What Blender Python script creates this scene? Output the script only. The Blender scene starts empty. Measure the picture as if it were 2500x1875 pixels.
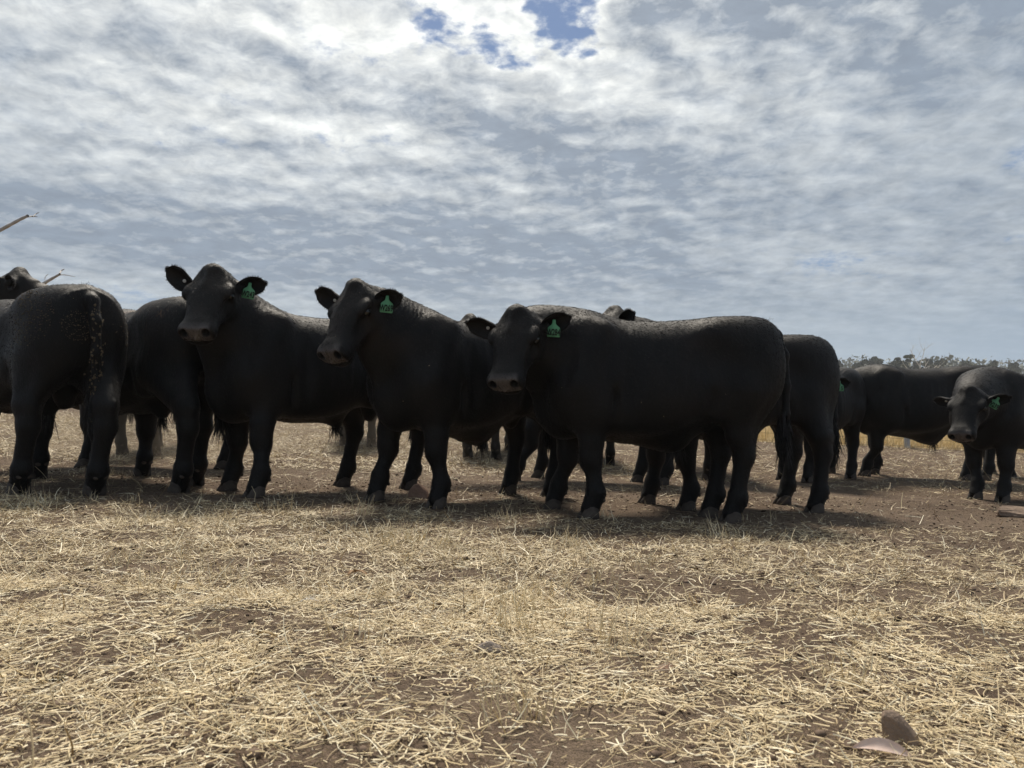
import bpy, math, random
import numpy as np
from mathutils import Vector, Matrix

scene = bpy.context.scene
COL = scene.collection
rng = np.random.default_rng(7)
random.seed(7)
R = math.radians

# ------------------------------------------------------------------ camera
F_PX, HC = 1878.0, 0.60                       # focal length in pixels of the 2500 px wide frame, lens height
PITCH = math.atan((1040 - 937.5) / F_PX)
cam = bpy.data.cameras.new('camera')
cam.sensor_width = 36.0
cam.lens = 36.0 * F_PX / 2500.0
cam.clip_start = 0.05
cam.clip_end = 6000
cam_ob = bpy.data.objects.new('camera', cam)
COL.objects.link(cam_ob)
cam_ob.location = (0, 0, HC)
cam_ob.rotation_euler = (R(90) + PITCH, 0, 0)
scene.camera = cam_ob
cam.dof.use_dof = True
cam.dof.focus_distance = 5.6
cam.dof.aperture_fstop = 9.0

# ------------------------------------------------------------------ light
SUN_EL, SUN_AZ = R(57), R(-9)                # azimuth measured from +Y towards +X
SUN_DIR = Vector((math.sin(SUN_AZ) * math.cos(SUN_EL), math.cos(SUN_AZ) * math.cos(SUN_EL), math.sin(SUN_EL)))
sun = bpy.data.lights.new('sun', 'SUN')
sun.energy = 4.6
sun.angle = R(14)
sun.color = (1.0, 0.91, 0.78)
sun_ob = bpy.data.objects.new('sun', sun)
COL.objects.link(sun_ob)
sun_ob.rotation_euler = SUN_DIR.to_track_quat('Z', 'Y').to_euler()
sun_ob.location = (-10, 20, 30)

vs = scene.view_settings
vs.view_transform = 'Standard'
vs.look = 'None'
vs.gamma = 1.0
vs.exposure = 0.16
vs.use_curve_mapping = False
scene.cycles.use_denoising = True
scene.cycles.denoiser = 'OPENIMAGEDENOISE'
scene.cycles.denoising_input_passes = 'RGB_ALBEDO_NORMAL'
scene.cycles.denoising_prefilter = 'ACCURATE'
scene.cycles.max_bounces = 6


class NT:
    """short hand for building node trees"""
    def __init__(self, tree):
        self.t = tree
        self.n = tree.nodes
        self.n.clear()

    def node(self, kind, **kw):
        nd = self.n.new(kind)
        for k, v in kw.items():
            setattr(nd, k, v)
        return nd

    def put(self, sock, val):
        if isinstance(val, bpy.types.NodeSocket):
            self.t.links.new(val, sock)
        else:
            if sock.type == 'RGBA' and not hasattr(val, '__len__'):
                val = (val, val, val, 1)
            if sock.type == 'RGBA' and len(val) == 3:
                val = (*val, 1)
            sock.default_value = val

    def math(self, op, a, b=0.0, c=None, clamp=False):
        nd = self.node('ShaderNodeMath', operation=op, use_clamp=clamp)
        self.put(nd.inputs[0], a)
        self.put(nd.inputs[1], b)
        if c is not None:
            self.put(nd.inputs[2], c)
        return nd.outputs[0]

    def noise(self, vec, scale, detail=4, rough=.5, dist=0.0, lac=2.0):
        nd = self.node('ShaderNodeTexNoise')
        if vec is not None:
            self.put(nd.inputs['Vector'], vec)
        nd.inputs['Scale'].default_value = scale
        nd.inputs['Detail'].default_value = detail
        nd.inputs['Roughness'].default_value = rough
        nd.inputs['Distortion'].default_value = dist
        nd.inputs['Lacunarity'].default_value = lac
        return nd.outputs['Fac']

    def mapping(self, vec, loc=(0, 0, 0), rot=(0, 0, 0), scale=(1, 1, 1)):
        nd = self.node('ShaderNodeMapping')
        self.put(nd.inputs['Vector'], vec)
        nd.inputs['Location'].default_value = loc
        nd.inputs['Rotation'].default_value = rot
        nd.inputs['Scale'].default_value = scale
        return nd.outputs[0]

    def mix(self, fac, a, b, blend='MIX'):
        nd = self.node('ShaderNodeMix', data_type='RGBA', blend_type=blend)
        self.put(nd.inputs[0], fac)
        self.put(nd.inputs[6], a)
        self.put(nd.inputs[7], b)
        return nd.outputs[2]

    def ramp(self, fac, stops):
        nd = self.node('ShaderNodeValToRGB')
        self.put(nd.inputs[0], fac)
        el = nd.color_ramp.elements
        while len(el) < len(stops):
            el.new(0.5)
        for e, (p, c) in zip(el, stops):
            e.position = p
            e.color = (c, c, c, 1) if not hasattr(c, '__len__') else (*c[:3], 1)
        return nd.outputs[0]

    def smooth(self, v, a, b):
        nd = self.node('ShaderNodeMapRange', interpolation_type='SMOOTHSTEP')
        self.put(nd.inputs[0], v)
        nd.inputs[1].default_value = a
        nd.inputs[2].default_value = b
        return nd.outputs[0]


BAND = (2.7, .9)                            # where the long grey bands of the deck lie


def build_world():
    w = bpy.data.worlds.new('World')
    scene.world = w
    w.use_nodes = True
    N = NT(w.node_tree)
    sky = N.node('ShaderNodeTexSky', sky_type='NISHITA', sun_disc=False)
    sky.sun_elevation = SUN_EL
    sky.sun_rotation = SUN_AZ
    sky.altitude = 200
    sky.dust_density = 1.0
    sky.ozone_density = 2.0
    tc = N.node('ShaderNodeTexCoord').outputs['Generated']
    sep = N.node('ShaderNodeSeparateXYZ')
    N.put(sep.inputs[0], tc)
    x, y, z = sep.outputs
    zc = N.math('ADD', N.math('MAXIMUM', z, 0.0), 0.17)
    comb = N.node('ShaderNodeCombineXYZ')
    N.put(comb.inputs[0], N.math('DIVIDE', x, zc))
    N.put(comb.inputs[1], N.math('DIVIDE', y, zc))
    p = comb.outputs[0]                                   # a flat cloud deck seen from below
    q = N.mapping(N.mapping(p, rot=(0, 0, R(-27))), loc=(BAND[0], BAND[1], 0), scale=(0.38, 1.25, 1))

    def deck(off):
        """thickness of the deck, optionally read a little nearer to the sun"""
        a = N.mapping(p, loc=(2 + off[0], 9 + off[1], 3))
        lump = N.noise(a, 5.6, 2, .5, .25)
        fine = N.noise(a, 15.0, 7, .62, .35)
        return N.math('ADD', N.math('MULTIPLY', lump, .55), N.math('MULTIPLY', fine, .45))
    big = N.noise(q, 1.15, 4, .5, .5)
    cell = deck((0, 0))
    sunward = deck((-.02, .045))
    relief = N.math('SUBTRACT', cell, sunward)
    th = N.math('ADD', N.math('MULTIPLY', big, .78), N.math('MULTIPLY', cell, .50))       # about .4 .. .8
    # a clearer gap high in front
    wob = N.noise(N.mapping(p, loc=(8, 1, 0)), 3.2, 4, .6)
    pw = N.node('ShaderNodeVectorMath', operation='ADD')
    N.put(pw.inputs[0], p)
    cw = N.node('ShaderNodeCombineXYZ')
    N.put(cw.inputs[0], N.math('MULTIPLY', N.math('SUBTRACT', wob, .5), .9))
    N.put(cw.inputs[1], N.math('MULTIPLY', N.math('SUBTRACT', N.noise(N.mapping(p, loc=(3, 5, 2)), 3.6, 4, .6), .5), .9))
    N.t.links.new(cw.outputs[0], pw.inputs[1])
    d = N.node('ShaderNodeVectorMath', operation='DISTANCE')
    N.put(d.inputs[0], pw.outputs[0])
    d.inputs[1].default_value = (.05, 1.33, 0)
    gap = N.math('SUBTRACT', 1.0, N.smooth(d.outputs['Value'], 0.02, 0.24))
    th = N.math('SUBTRACT', th, N.math('MULTIPLY', gap, 0.27))
    cover = N.smooth(N.math('ADD', th, N.math('MULTIPLY', N.math('SUBTRACT', N.noise(N.mapping(p, loc=(1, 2, 7)), 42, 4, .65), .5), .15)), 0.405, 0.545)
    # thin cloud glows, thick cloud is grey; the sunward shoulders of the lumps are brighter
    thick = N.math('DIVIDE', N.math('SUBTRACT', th, 0.450), 0.27, clamp=True)
    lit = N.math('SUBTRACT', 1.0, thick)
    lit = N.math('ADD', lit, N.math('MULTIPLY', relief, 3.2), clamp=True)
    dot = N.node('ShaderNodeVectorMath', operation='DOT_PRODUCT')
    N.put(dot.inputs[0], tc)
    dot.inputs[1].default_value = SUN_DIR
    near_sun = N.smooth(dot.outputs['Value'], 0.58, 0.98)
    c_thick = N.mix(near_sun, (2.4, 2.95, 3.7), (3.05, 3.5, 4.15))
    c_thin = N.mix(near_sun, (4.5, 5.0, 5.5), (12.2, 12.2, 11.5))
    mott = N.math('ADD', .74, N.math('MULTIPLY', N.noise(N.mapping(p, loc=(4, 4, 9), scale=(1, 1.2, 1)), 9.0, 6, .6, .3), .52))
    cloud = N.mix(1.0, N.mix(lit, c_thick, c_thin), mott, 'MULTIPLY')
    skyc = N.mix(0.6, sky.outputs[0], (.75, 1.5, 3.1))
    col = N.mix(cover, skyc, cloud)
    # the far deck dissolves into pale horizon air
    hz = N.math('SUBTRACT', 1.0, N.smooth(z, 0.05, 0.20))
    col = N.mix(N.math('MULTIPLY', hz, 0.9), col, N.mix(N.smooth(dot.outputs['Value'], .40, .74), (3.0, 3.95, 5.05), (5.0, 5.6, 6.0)))
    bg = N.node('ShaderNodeBackground')
    N.put(bg.inputs[0], col)
    bg.inputs[1].default_value = 0.1
    out = N.node('ShaderNodeOutputWorld')
    N.t.links.new(bg.outputs[0], out.inputs[0])


build_world()


# ------------------------------------------------------------------ helpers
def link(o, parent=None):
    COL.objects.link(o)
    if parent is not None:
        o.parent = parent
    return o


def tag(o, label=None, cat=None, group=None, kind=None):
    if label:
        o['label'] = label
    if cat:
        o['category'] = cat
    if group:
        o['group'] = group
    if kind:
        o['kind'] = kind
    return o


def thing(name, label, cat, loc=(0, 0, 0), rz=0.0, scale=1.0, group=None):
    o = bpy.data.objects.new(name, None)
    o.empty_display_size = .1
    o.location = loc
    o.rotation_euler = (0, 0, rz)
    o.scale = (scale,) * 3
    link(o)
    return tag(o, label, cat, group)


def mesh_np(name, V, Fq=None, Ft=None, mats=(), smooth=True, attrs=None, mat_idx=None):
    V = np.asarray(V, np.float32)
    me = bpy.data.meshes.new(name)
    nq = 0 if Fq is None else len(Fq)
    nt = 0 if Ft is None else len(Ft)
    me.vertices.add(len(V))
    me.vertices.foreach_set('co', V.ravel())
    loops = []
    starts = []
    tot = 0
    if nq:
        loops.append(np.asarray(Fq, np.int32).ravel())
        starts.append(np.arange(nq) * 4)
        tot = nq * 4
    if nt:
        loops.append(np.asarray(Ft, np.int32).ravel())
        starts.append(tot + np.arange(nt) * 3)
    loops = np.concatenate(loops).astype(np.int32)
    starts = np.concatenate(starts).astype(np.int32)
    me.loops.add(len(loops))
    me.loops.foreach_set('vertex_index', loops)
    me.polygons.add(nq + nt)
    me.polygons.foreach_set('loop_start', starts)
    if smooth:
        me.polygons.foreach_set('use_smooth', np.ones(nq + nt, bool))
    for m in mats:
        me.materials.append(m)
    if mat_idx is not None:
        me.polygons.foreach_set('material_index', np.asarray(mat_idx, np.int32))
    if attrs:
        for k, a in attrs.items():
            at = me.attributes.new(k, 'FLOAT', 'POINT')
            at.data.foreach_set('value', np.asarray(a, np.float32))
    me.update(calc_edges=True)
    me.validate()
    return me


def obj(name, me, parent=None):
    return link(bpy.data.objects.new(name, me), parent)


# lattice noise, used for the ground, the stones and where straw gathers
def _hash(ix, iy, iz=0, seed=0):
    h = (ix.astype(np.int64) * 374761393 + iy.astype(np.int64) * 668265263 + np.int64(iz) * 1274126177 + seed * 144665) & 0xffffffff
    h = ((h ^ (h >> 13)) * 1274126177) & 0xffffffff
    h = h ^ (h >> 16)
    return (h & 0xffff) / 65535.0


def vnoise(x, y, seed=0):
    x = np.asarray(x, float)
    y = np.asarray(y, float)
    ix, iy = np.floor(x), np.floor(y)
    fx, fy = x - ix, y - iy
    fx = fx * fx * (3 - 2 * fx)
    fy = fy * fy * (3 - 2 * fy)
    a = _hash(ix, iy, 0, seed)
    b = _hash(ix + 1, iy, 0, seed)
    c = _hash(ix, iy + 1, 0, seed)
    d = _hash(ix + 1, iy + 1, 0, seed)
    return (a + (b - a) * fx) * (1 - fy) + (c + (d - c) * fx) * fy


def fbm(x, y, seed=0, oct=4):
    s, a, t = 0.0, .5, 0.0
    for i in range(oct):
        s = s + a * vnoise(np.asarray(x) * 2 ** i, np.asarray(y) * 2 ** i, seed + i)
        t += a
        a *= .5
    return s / t


# ------------------------------------------------------------------ terrain
def base_h(x, y):
    x = np.asarray(x, float)
    y = np.asarray(y, float)
    fx = 1 / (1 + np.exp(np.clip((y - 25) / 6, -40, 40)))
    k = 1.2
    v = np.minimum(y, 240) - 8.9
    r = .089 * k * np.log1p(np.exp(np.clip(v / k, -40, 40)))
    return -.04 * np.clip(x, -20, 20) * fx + r


def ground_h(x, y):
    x = np.asarray(x, float)
    y = np.asarray(y, float)
    near = 1 / (1 + np.exp(np.clip((np.abs(y) - 16) / 3, -40, 40)))
    rough = (fbm(x * 2.2, y * 2.2, 11, 4) - .5) * .035 + (fbm(x * 9, y * 9, 21, 3) - .5) * .022
    return base_h(x, y) + rough * near - .003


def ray(px, py):
    u = (px - 1250) / F_PX
    v = -(py - 937.5) / F_PX
    return np.array([u, math.cos(PITCH) - v * math.sin(PITCH), math.sin(PITCH) + v * math.cos(PITCH)])


def on_ground(px, py):
    d = ray(px, py)
    t = .5
    while t < 600:
        if HC + t * d[2] < base_h(t * d[0], t * d[1]):
            break
        t += .005 if t < 30 else .2
    return np.array([t * d[0], t * d[1]])


def at_depth(px, py, Y):
    d = ray(px, py)
    t = Y / d[1]
    return np.array([t * d[0], Y, HC + t * d[2]])


FENCE_A, FENCE_B, FENCE_C = (15.0, 13.4), (4.2, 14.2), (0.5, 60.0)   # right end, corner, far end


def in_field(x, y):
    """how far (m) a point lies beyond the fence"""
    x = np.asarray(x, float)
    y = np.asarray(y, float)
    f1 = y - (FENCE_B[1] + (x - FENCE_B[0]) * (FENCE_A[1] - FENCE_B[1]) / (FENCE_A[0] - FENCE_B[0]))
    f2 = x - (FENCE_B[0] + (y - FENCE_B[1]) * (FENCE_C[0] - FENCE_B[0]) / (FENCE_C[1] - FENCE_B[1]))
    return np.minimum(f1, f2)


# ------------------------------------------------------------------ materials
def new_mat(name):
    m = bpy.data.materials.new(name)
    m.use_nodes = True
    N = NT(m.node_tree)
    b = N.node('ShaderNodeBsdfPrincipled')
    out = N.node('ShaderNodeOutputMaterial')
    N.t.links.new(b.outputs[0], out.inputs[0])
    return m, N, b


def attr(N, name):
    return N.node('ShaderNodeAttribute', attribute_name=name).outputs['Fac']


def objco(N):
    return N.node('ShaderNodeTexCoord').outputs['Object']


def bump(N, b, h, strength, dist):
    nd = N.node('ShaderNodeBump')
    nd.inputs['Strength'].default_value = strength
    nd.inputs['Distance'].default_value = dist
    N.put(nd.inputs['Height'], h)
    N.t.links.new(nd.outputs[0], b.inputs['Normal'])


def mat_coat(name, dust=0.25, dust_sheen_col=(.085, .062, .045), mud=0.0):
    m, N, b = new_mat(name)
    co = objco(N)
    hair = N.noise(N.mapping(co, scale=(1, 2.2, .35)), 95, 3, .65, .6)
    clump = N.noise(N.mapping(co, scale=(1, 1, .5)), 16, 4, .6, .5)
    patch = N.noise(co, 2.3, 4, .55, .3)
    col = N.mix(N.math('MULTIPLY', hair, .9), (.0015, .0015, .0020), (.0060, .0054, .0052))
    # dust that lies on the backs, with the topline's pale sheen painted in
    sep = N.node('ShaderNodeSeparateXYZ')
    N.put(sep.inputs[0], co)
    back = N.smooth(sep.outputs[2], .85, 1.5)
    df = N.math('MULTIPLY', N.math('MULTIPLY', N.smooth(patch, .38, .72), back), dust)
    df = N.math('MULTIPLY', df, N.math('ADD', .35, N.math('MULTIPLY', hair, 1.1)))
    side = N.math('MULTIPLY', N.smooth(N.noise(N.mapping(co, loc=(7, 3, 1), scale=(1, 1, .6)), 3.4, 5, .6, .5), .42, .75), N.math('ADD', .10, N.math('MULTIPLY', hair, .5)))
    col = N.mix(N.math('MULTIPLY', side, .55), col, (.034, .028, .024))
    col = N.mix(df, col, dust_sheen_col)
    if mud:
        mp = N.smooth(N.noise(N.mapping(co, loc=(3, 1, 2)), 4.2, 5, .62, .4), .50, .66)
        st = N.smooth(N.noise(N.mapping(co, scale=(1, 3, .3)), 38, 3, .6, .5), .45, .62)
        col = N.mix(N.math('MULTIPLY', N.math('MULTIPLY', mp, st), N.math('MULTIPLY', back, mud)), col, (.15, .078, .042))
    nose = attr(N, 'nose')
    ncol = N.mix(N.noise(co, 30, 3), (.045, .039, .037), (.088, .072, .066))
    col = N.mix(nose, col, ncol)
    N.put(b.inputs['Base Color'], col)
    N.put(b.inputs['Roughness'], N.math('SUBTRACT', N.math('ADD', .44, N.math('MULTIPLY', clump, .22)), N.math('MULTIPLY', nose, .26)))
    N.put(b.inputs['Specular IOR Level'], N.math('ADD', .20, N.math('MULTIPLY', nose, .35)))
    N.put(b.inputs['Sheen Weight'], N.math('MULTIPLY', N.math('SUBTRACT', 1.0, nose), N.math('ADD', .0, N.math('MULTIPLY', N.smooth(clump, .3, .75), .05))))
    b.inputs['Sheen Roughness'].default_value = .5
    b.inputs['Sheen Tint'].default_value = (.80, .78, .80, 1)
    h = N.math('ADD', N.math('MULTIPLY', hair, .5), N.math('MULTIPLY', clump, 1.0))
    # folds of skin round the neck, wrinkles and curls on the forehead
    wob = N.noise(co, 5, 3, .5)
    fold = N.math('SINE', N.math('ADD', N.math('MULTIPLY', attr(N, 'neck_run'), 210.0), N.math('MULTIPLY', wob, 16.0)))
    h = N.math('ADD', h, N.math('MULTIPLY', N.math('MULTIPLY', fold, attr(N, 'neck_mask')), .22))
    curl = N.noise(N.mapping(co, scale=(1, 1, .6)), 34, 4, .6, 1.6)
    h = N.math('ADD', h, N.math('MULTIPLY', N.math('MULTIPLY', curl, attr(N, 'brow_mask')), 1.3))
    bump(N, b, h, .7, .009)
    return m


def mat_plain(name, col, rough=.6, spec=.4, noise=None, col2=None, bump_s=0.0, bump_d=.005, bscale=20, metal=0.0):
    m, N, b = new_mat(name)
    co = objco(N)
    if noise:
        f = N.noise(co, noise, 5, .6, .3)
        N.put(b.inputs['Base Color'], N.mix(N.smooth(f, .3, .7), col, col2))
    else:
        N.put(b.inputs['Base Color'], col)
    b.inputs['Roughness'].default_value = rough
    b.inputs['Specular IOR Level'].default_value = spec
    b.inputs['Metallic'].default_value = metal
    if bump_s:
        bump(N, b, N.noise(co, bscale, 6, .65, .2), bump_s, bump_d)
    return m


M_COAT = mat_coat('black_coat', .22)
M_COAT_BROWN = mat_coat('black_coat_dusty', .34, (.075, .052, .040))
M_COAT_MUD = mat_coat('black_coat_mud_streaked', .5, (.10, .066, .046), mud=.9)
M_HAIR = mat_plain('black_hair', (.009, .008, .008), .55, .3)
M_EYE = mat_plain('eye', (.004, .003, .003), .06, .6)
M_HOOF = mat_plain('hoof_horn', (.036, .029, .025), .7, .25, 14, (.075, .060, .049), .5, .004, 40)
M_DEW = mat_plain('dewclaw_horn', (.055, .045, .037), .75, .2, 20, (.10, .08, .064))
M_TAG = mat_plain('green_plastic', (.115, .33, .17), .55, .3)
M_INK = mat_plain('black_print', (.006, .012, .008), .5, .3)
M_STEEL = mat_plain('galvanised', (.36, .38, .40), .45, .5, 9, (.46, .48, .50), metal=.35)
M_WIRE = mat_plain('fence_wire', (.17, .12, .08), .6, .4)
M_DUNG = mat_plain('dry_dung', (.070, .055, .038), .9, .1, 60, (.15, .118, .078), .7, .006, 120)
M_CRUMB = mat_plain('dark_dung_crumb', (.030, .021, .015), .95, .1, 60, (.06, .042, .030))
M_CLOD = mat_plain('earth_clod', (.095, .068, .050), .95, .1, 30, (.19, .14, .105))
M_ROCK_PINK = mat_plain('pinkish_stone', (.26, .165, .12), .9, .2, 9, (.36, .24, .18), .8, .02, 14)
M_ROCK = mat_plain('brown_stone', (.16, .115, .085), .9, .2, 7, (.30, .225, .17), .9, .02, 16)
M_ROCK_GREY = mat_plain('grey_stone', (.22, .18, .15), .9, .2, 9, (.34, .29, .25), .9, .02, 16)
M_LEAF_PINK = mat_plain('dry_leaf_pink', (.60, .45, .38), .7, .3, 30, (.70, .55, .47), .3, .002, 60)
M_LEAF_BROWN = mat_plain('dry_leaf_brown', (.27, .155, .075), .7, .3, 30, (.40, .26, .14), .3, .002, 60)
M_LEAF_TAN = mat_plain('dry_leaf_tan', (.46, .35, .20), .7, .3, 30, (.56, .45, .28), .3, .002, 60)
M_FEATHER = mat_plain('feather_white', (.62, .60, .57), .8, .2)
M_DEADWOOD = mat_plain('dead_grey_wood', (.36, .345, .33), .85, .2, 6, (.52, .50, .48), .6, .01, 30)
M_BARK = mat_plain('gum_bark', (.20, .17, .14), .9, .2, 2, (.34, .30, .26))


def mat_leaf(name, c1, c2):
    m, N, b = new_mat(name)
    t = attr(N, 'tone')
    N.put(b.inputs['Base Color'], N.mix(t, c1, c2))
    b.inputs['Roughness'].default_value = .6
    b.inputs['Specular IOR Level'].default_value = .25
    return m


M_GUM = mat_leaf('gum_leaves', (.022, .030, .017), (.066, .078, .046))
M_GUM_PALE = mat_leaf('gum_leaves_pale', (.055, .065, .045), (.13, .14, .10))
M_FARWOOD = mat_leaf('hazed_wood_leaves', (.07, .08, .065), (.14, .155, .12))  # distance haze mixed into the leaf colour


def mat_straw(name, stops, rough=.55):
    m, N, b = new_mat(name)
    t = attr(N, 'tone')
    N.put(b.inputs['Base Color'], N.ramp(t, stops))
    b.inputs['Roughness'].default_value = rough
    b.inputs['Specular IOR Level'].default_value = .35
    return m


M_STRAW = mat_straw('straw', [(0, (.12, .085, .055)), (.22, (.28, .205, .115)), (.55, (.54, .425, .245)), (.85, (.73, .61, .385)), (1, (.85, .77, .57))])
M_FIELD = mat_straw('golden_stalks', [(0, (.46, .34, .16)), (.5, (.64, .50, .26)), (1, (.76, .63, .37))])


def mat_ground():
    m, N, b = new_mat('dusty_earth')
    pos = N.node('ShaderNodeNewGeometry').outputs['Position']
    n1 = N.noise(pos, .8, 5, .55, .3)
    n2 = N.noise(pos, 7, 6, .65, .2)
    n3 = N.noise(pos, 55, 4, .7)
    n4 = N.noise(pos, 240, 2, .6)
    dirt = N.mix(N.smooth(n1, .3, .7), (.118, .082, .060), (.210, .155, .113))
    dirt = N.mix(N.math('MULTIPLY', N.smooth(n2, .48, .72), .65), dirt, (.066, .050, .040))
    dirt = N.mix(N.math('MULTIPLY', N.smooth(n3, .45, .75), .5), dirt, (.24, .178, .13))
    # chaff and trodden straw too small to see one by one
    ch = N.smooth(N.noise(N.mapping(pos, scale=(1, 1.6, 1)), 120, 4, .75, 1.2), .50, .62)
    chp = N.smooth(N.noise(N.mapping(pos, loc=(4, 7, 0)), 1.6, 5, .6), .30, .62)
    dirt = N.mix(N.math('MULTIPLY', N.math('MULTIPLY', ch, chp), .62), dirt, (.44, .335, .195))
    fl = N.mix(N.smooth(N.noise(N.mapping(pos, scale=(1, .35, 1)), 3.5, 6, .7), .3, .7), (.50, .37, .19), (.66, .52, .29))
    col = N.mix(attr(N, 'field'), dirt, fl)
    N.put(b.inputs['Base Color'], col)
    b.inputs['Roughness'].default_value = .95
    b.inputs['Specular IOR Level'].default_value = .12
    h = N.math('ADD', N.math('MULTIPLY', n3, .6), N.math('ADD', N.math('MULTIPLY', n4, .25), N.math('MULTIPLY', ch, .25)))
    bump(N, b, h, 1.0, .02)
    return m


M_GROUND = mat_ground()


# ------------------------------------------------------------------ ground
def build_ground():
    ys = np.concatenate([-np.geomspace(55, 2, 12), np.arange(-1, .9, .25), np.arange(.9, 6.6, .03), np.arange(6.6, 16, .075),
                         np.geomspace(16, 235, 70), np.linspace(237, 260, 8), np.geomspace(270, 850, 16)])
    xh = np.concatenate([np.arange(0, 3.6, .04), np.arange(3.6, 12, .11), np.geomspace(12, 850, 34)])
    xs = np.concatenate([-xh[:0:-1], xh])
    X, Y = np.meshgrid(xs, ys)
    Z = ground_h(X, Y)
    fm = np.clip((in_field(X, Y) + (fbm(X * 3, Y * 3, 5) - .5) * .5) / .25 + .2, 0, 1)
    ny, nx = X.shape
    idx = np.arange(ny * nx).reshape(ny, nx)
    Fq = np.stack([idx[:-1, :-1], idx[:-1, 1:], idx[1:, 1:], idx[1:, :-1]], -1).reshape(-1, 4)
    V = np.stack([X, Y, Z], -1).reshape(-1, 3)
    o = obj('ground', mesh_np('ground', V, Fq, None, [M_GROUND], attrs={'field': fm.ravel()}))
    tag(o, 'bare dusty brown paddock earth running up to a golden field', None, None, 'structure')


build_ground()


# ------------------------------------------------------------------ bulls
def smin(a, b, k):
    h = np.clip(.5 + .5 * (b - a) / k, 0, 1)
    return b + (a - b) * h - k * h * (1 - h)


class Field:
    def __init__(self, xs, ys, zs):
        self.c = [a.astype(np.float32) for a in (xs, ys, zs)]
        self.f = np.full([len(a) for a in self.c], 9.0, np.float32)

    def sub(self, lo, hi):
        sl = []
        for a, l, h in zip(self.c, lo, hi):
            i0 = max(int(np.searchsorted(a, l)) - 1, 0)
            i1 = min(int(np.searchsorted(a, h)) + 1, len(a))
            if i1 <= i0:
                return None, None
            sl.append(slice(i0, i1))
        X = self.c[0][sl[0]][:, None, None]
        Y = self.c[1][sl[1]][None, :, None]
        Z = self.c[2][sl[2]][None, None, :]
        return tuple(sl), (X, Y, Z)

    def add(self, sl, d, k):
        self.f[sl] = smin(d.astype(np.float32), self.f[sl], k)

    def cut(self, sl, d, k):
        self.f[sl] = -smin(-self.f[sl], d.astype(np.float32), k)

    def cone(self, a, b, ra, rb, k=.05, sy=1.0):
        a = np.asarray(a, float)
        b = np.asarray(b, float)
        m = max(ra, rb) + k * 1.1
        sl, P = self.sub(np.minimum(a, b) - m, np.maximum(a, b) + m)
        if sl is None:
            return
        ab = b - a
        L = float(ab @ ab) + 1e-9
        X, Y, Z = P
        t = np.clip(((X - a[0]) * ab[0] + (Y - a[1]) * ab[1] + (Z - a[2]) * ab[2]) / L, 0, 1)
        dx = X - a[0] - t * ab[0]
        dy = (Y - a[1] - t * ab[1]) / sy
        dz = Z - a[2] - t * ab[2]
        d = (np.sqrt(dx * dx + dy * dy + dz * dz) - (ra + (rb - ra) * t)) * (sy if sy < 1 else 1)
        self.add(sl, d, k)

    def ell(self, c, r, k=.06, rot=None, cut=False):
        c = np.asarray(c, float)
        r = np.asarray(r, float)
        m = max(r) + k * 1.1
        sl, P = self.sub(c - m, c + m)
        if sl is None:
            return
        q = [P[0] - c[0], P[1] - c[1], P[2] - c[2]]
        if rot is not None:
            q = [q[0] * rot[0, i] + q[1] * rot[1, i] + q[2] * rot[2, i] for i in range(3)]
        k0 = np.sqrt((q[0] / r[0]) ** 2 + (q[1] / r[1]) ** 2 + (q[2] / r[2]) ** 2)
        k1 = np.sqrt((q[0] / r[0] ** 2) ** 2 + (q[1] / r[1] ** 2) ** 2 + (q[2] / r[2] ** 2) ** 2) + 1e-6
        d = k0 * (k0 - 1) / k1
        (self.cut if cut else self.add)(sl, d, k)


def pinterp(x, xp, fp):
    """smooth interpolation (catmull-rom like cubic hermite) of a profile"""
    xp = np.asarray(xp, float)
    fp = np.asarray(fp, float)
    m = np.gradient(fp, xp)
    x = np.clip(x, xp[0], xp[-1])
    i = np.clip(np.searchsorted(xp, x) - 1, 0, len(xp) - 2)
    h = xp[i + 1] - xp[i]
    t = (x - xp[i]) / h
    return ((1 + 2 * t) * (1 - t) ** 2 * fp[i] + t * (1 - t) ** 2 * h * m[i] + t * t * (3 - 2 * t) * fp[i + 1] + t * t * (t - 1) * h * m[i + 1])


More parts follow.
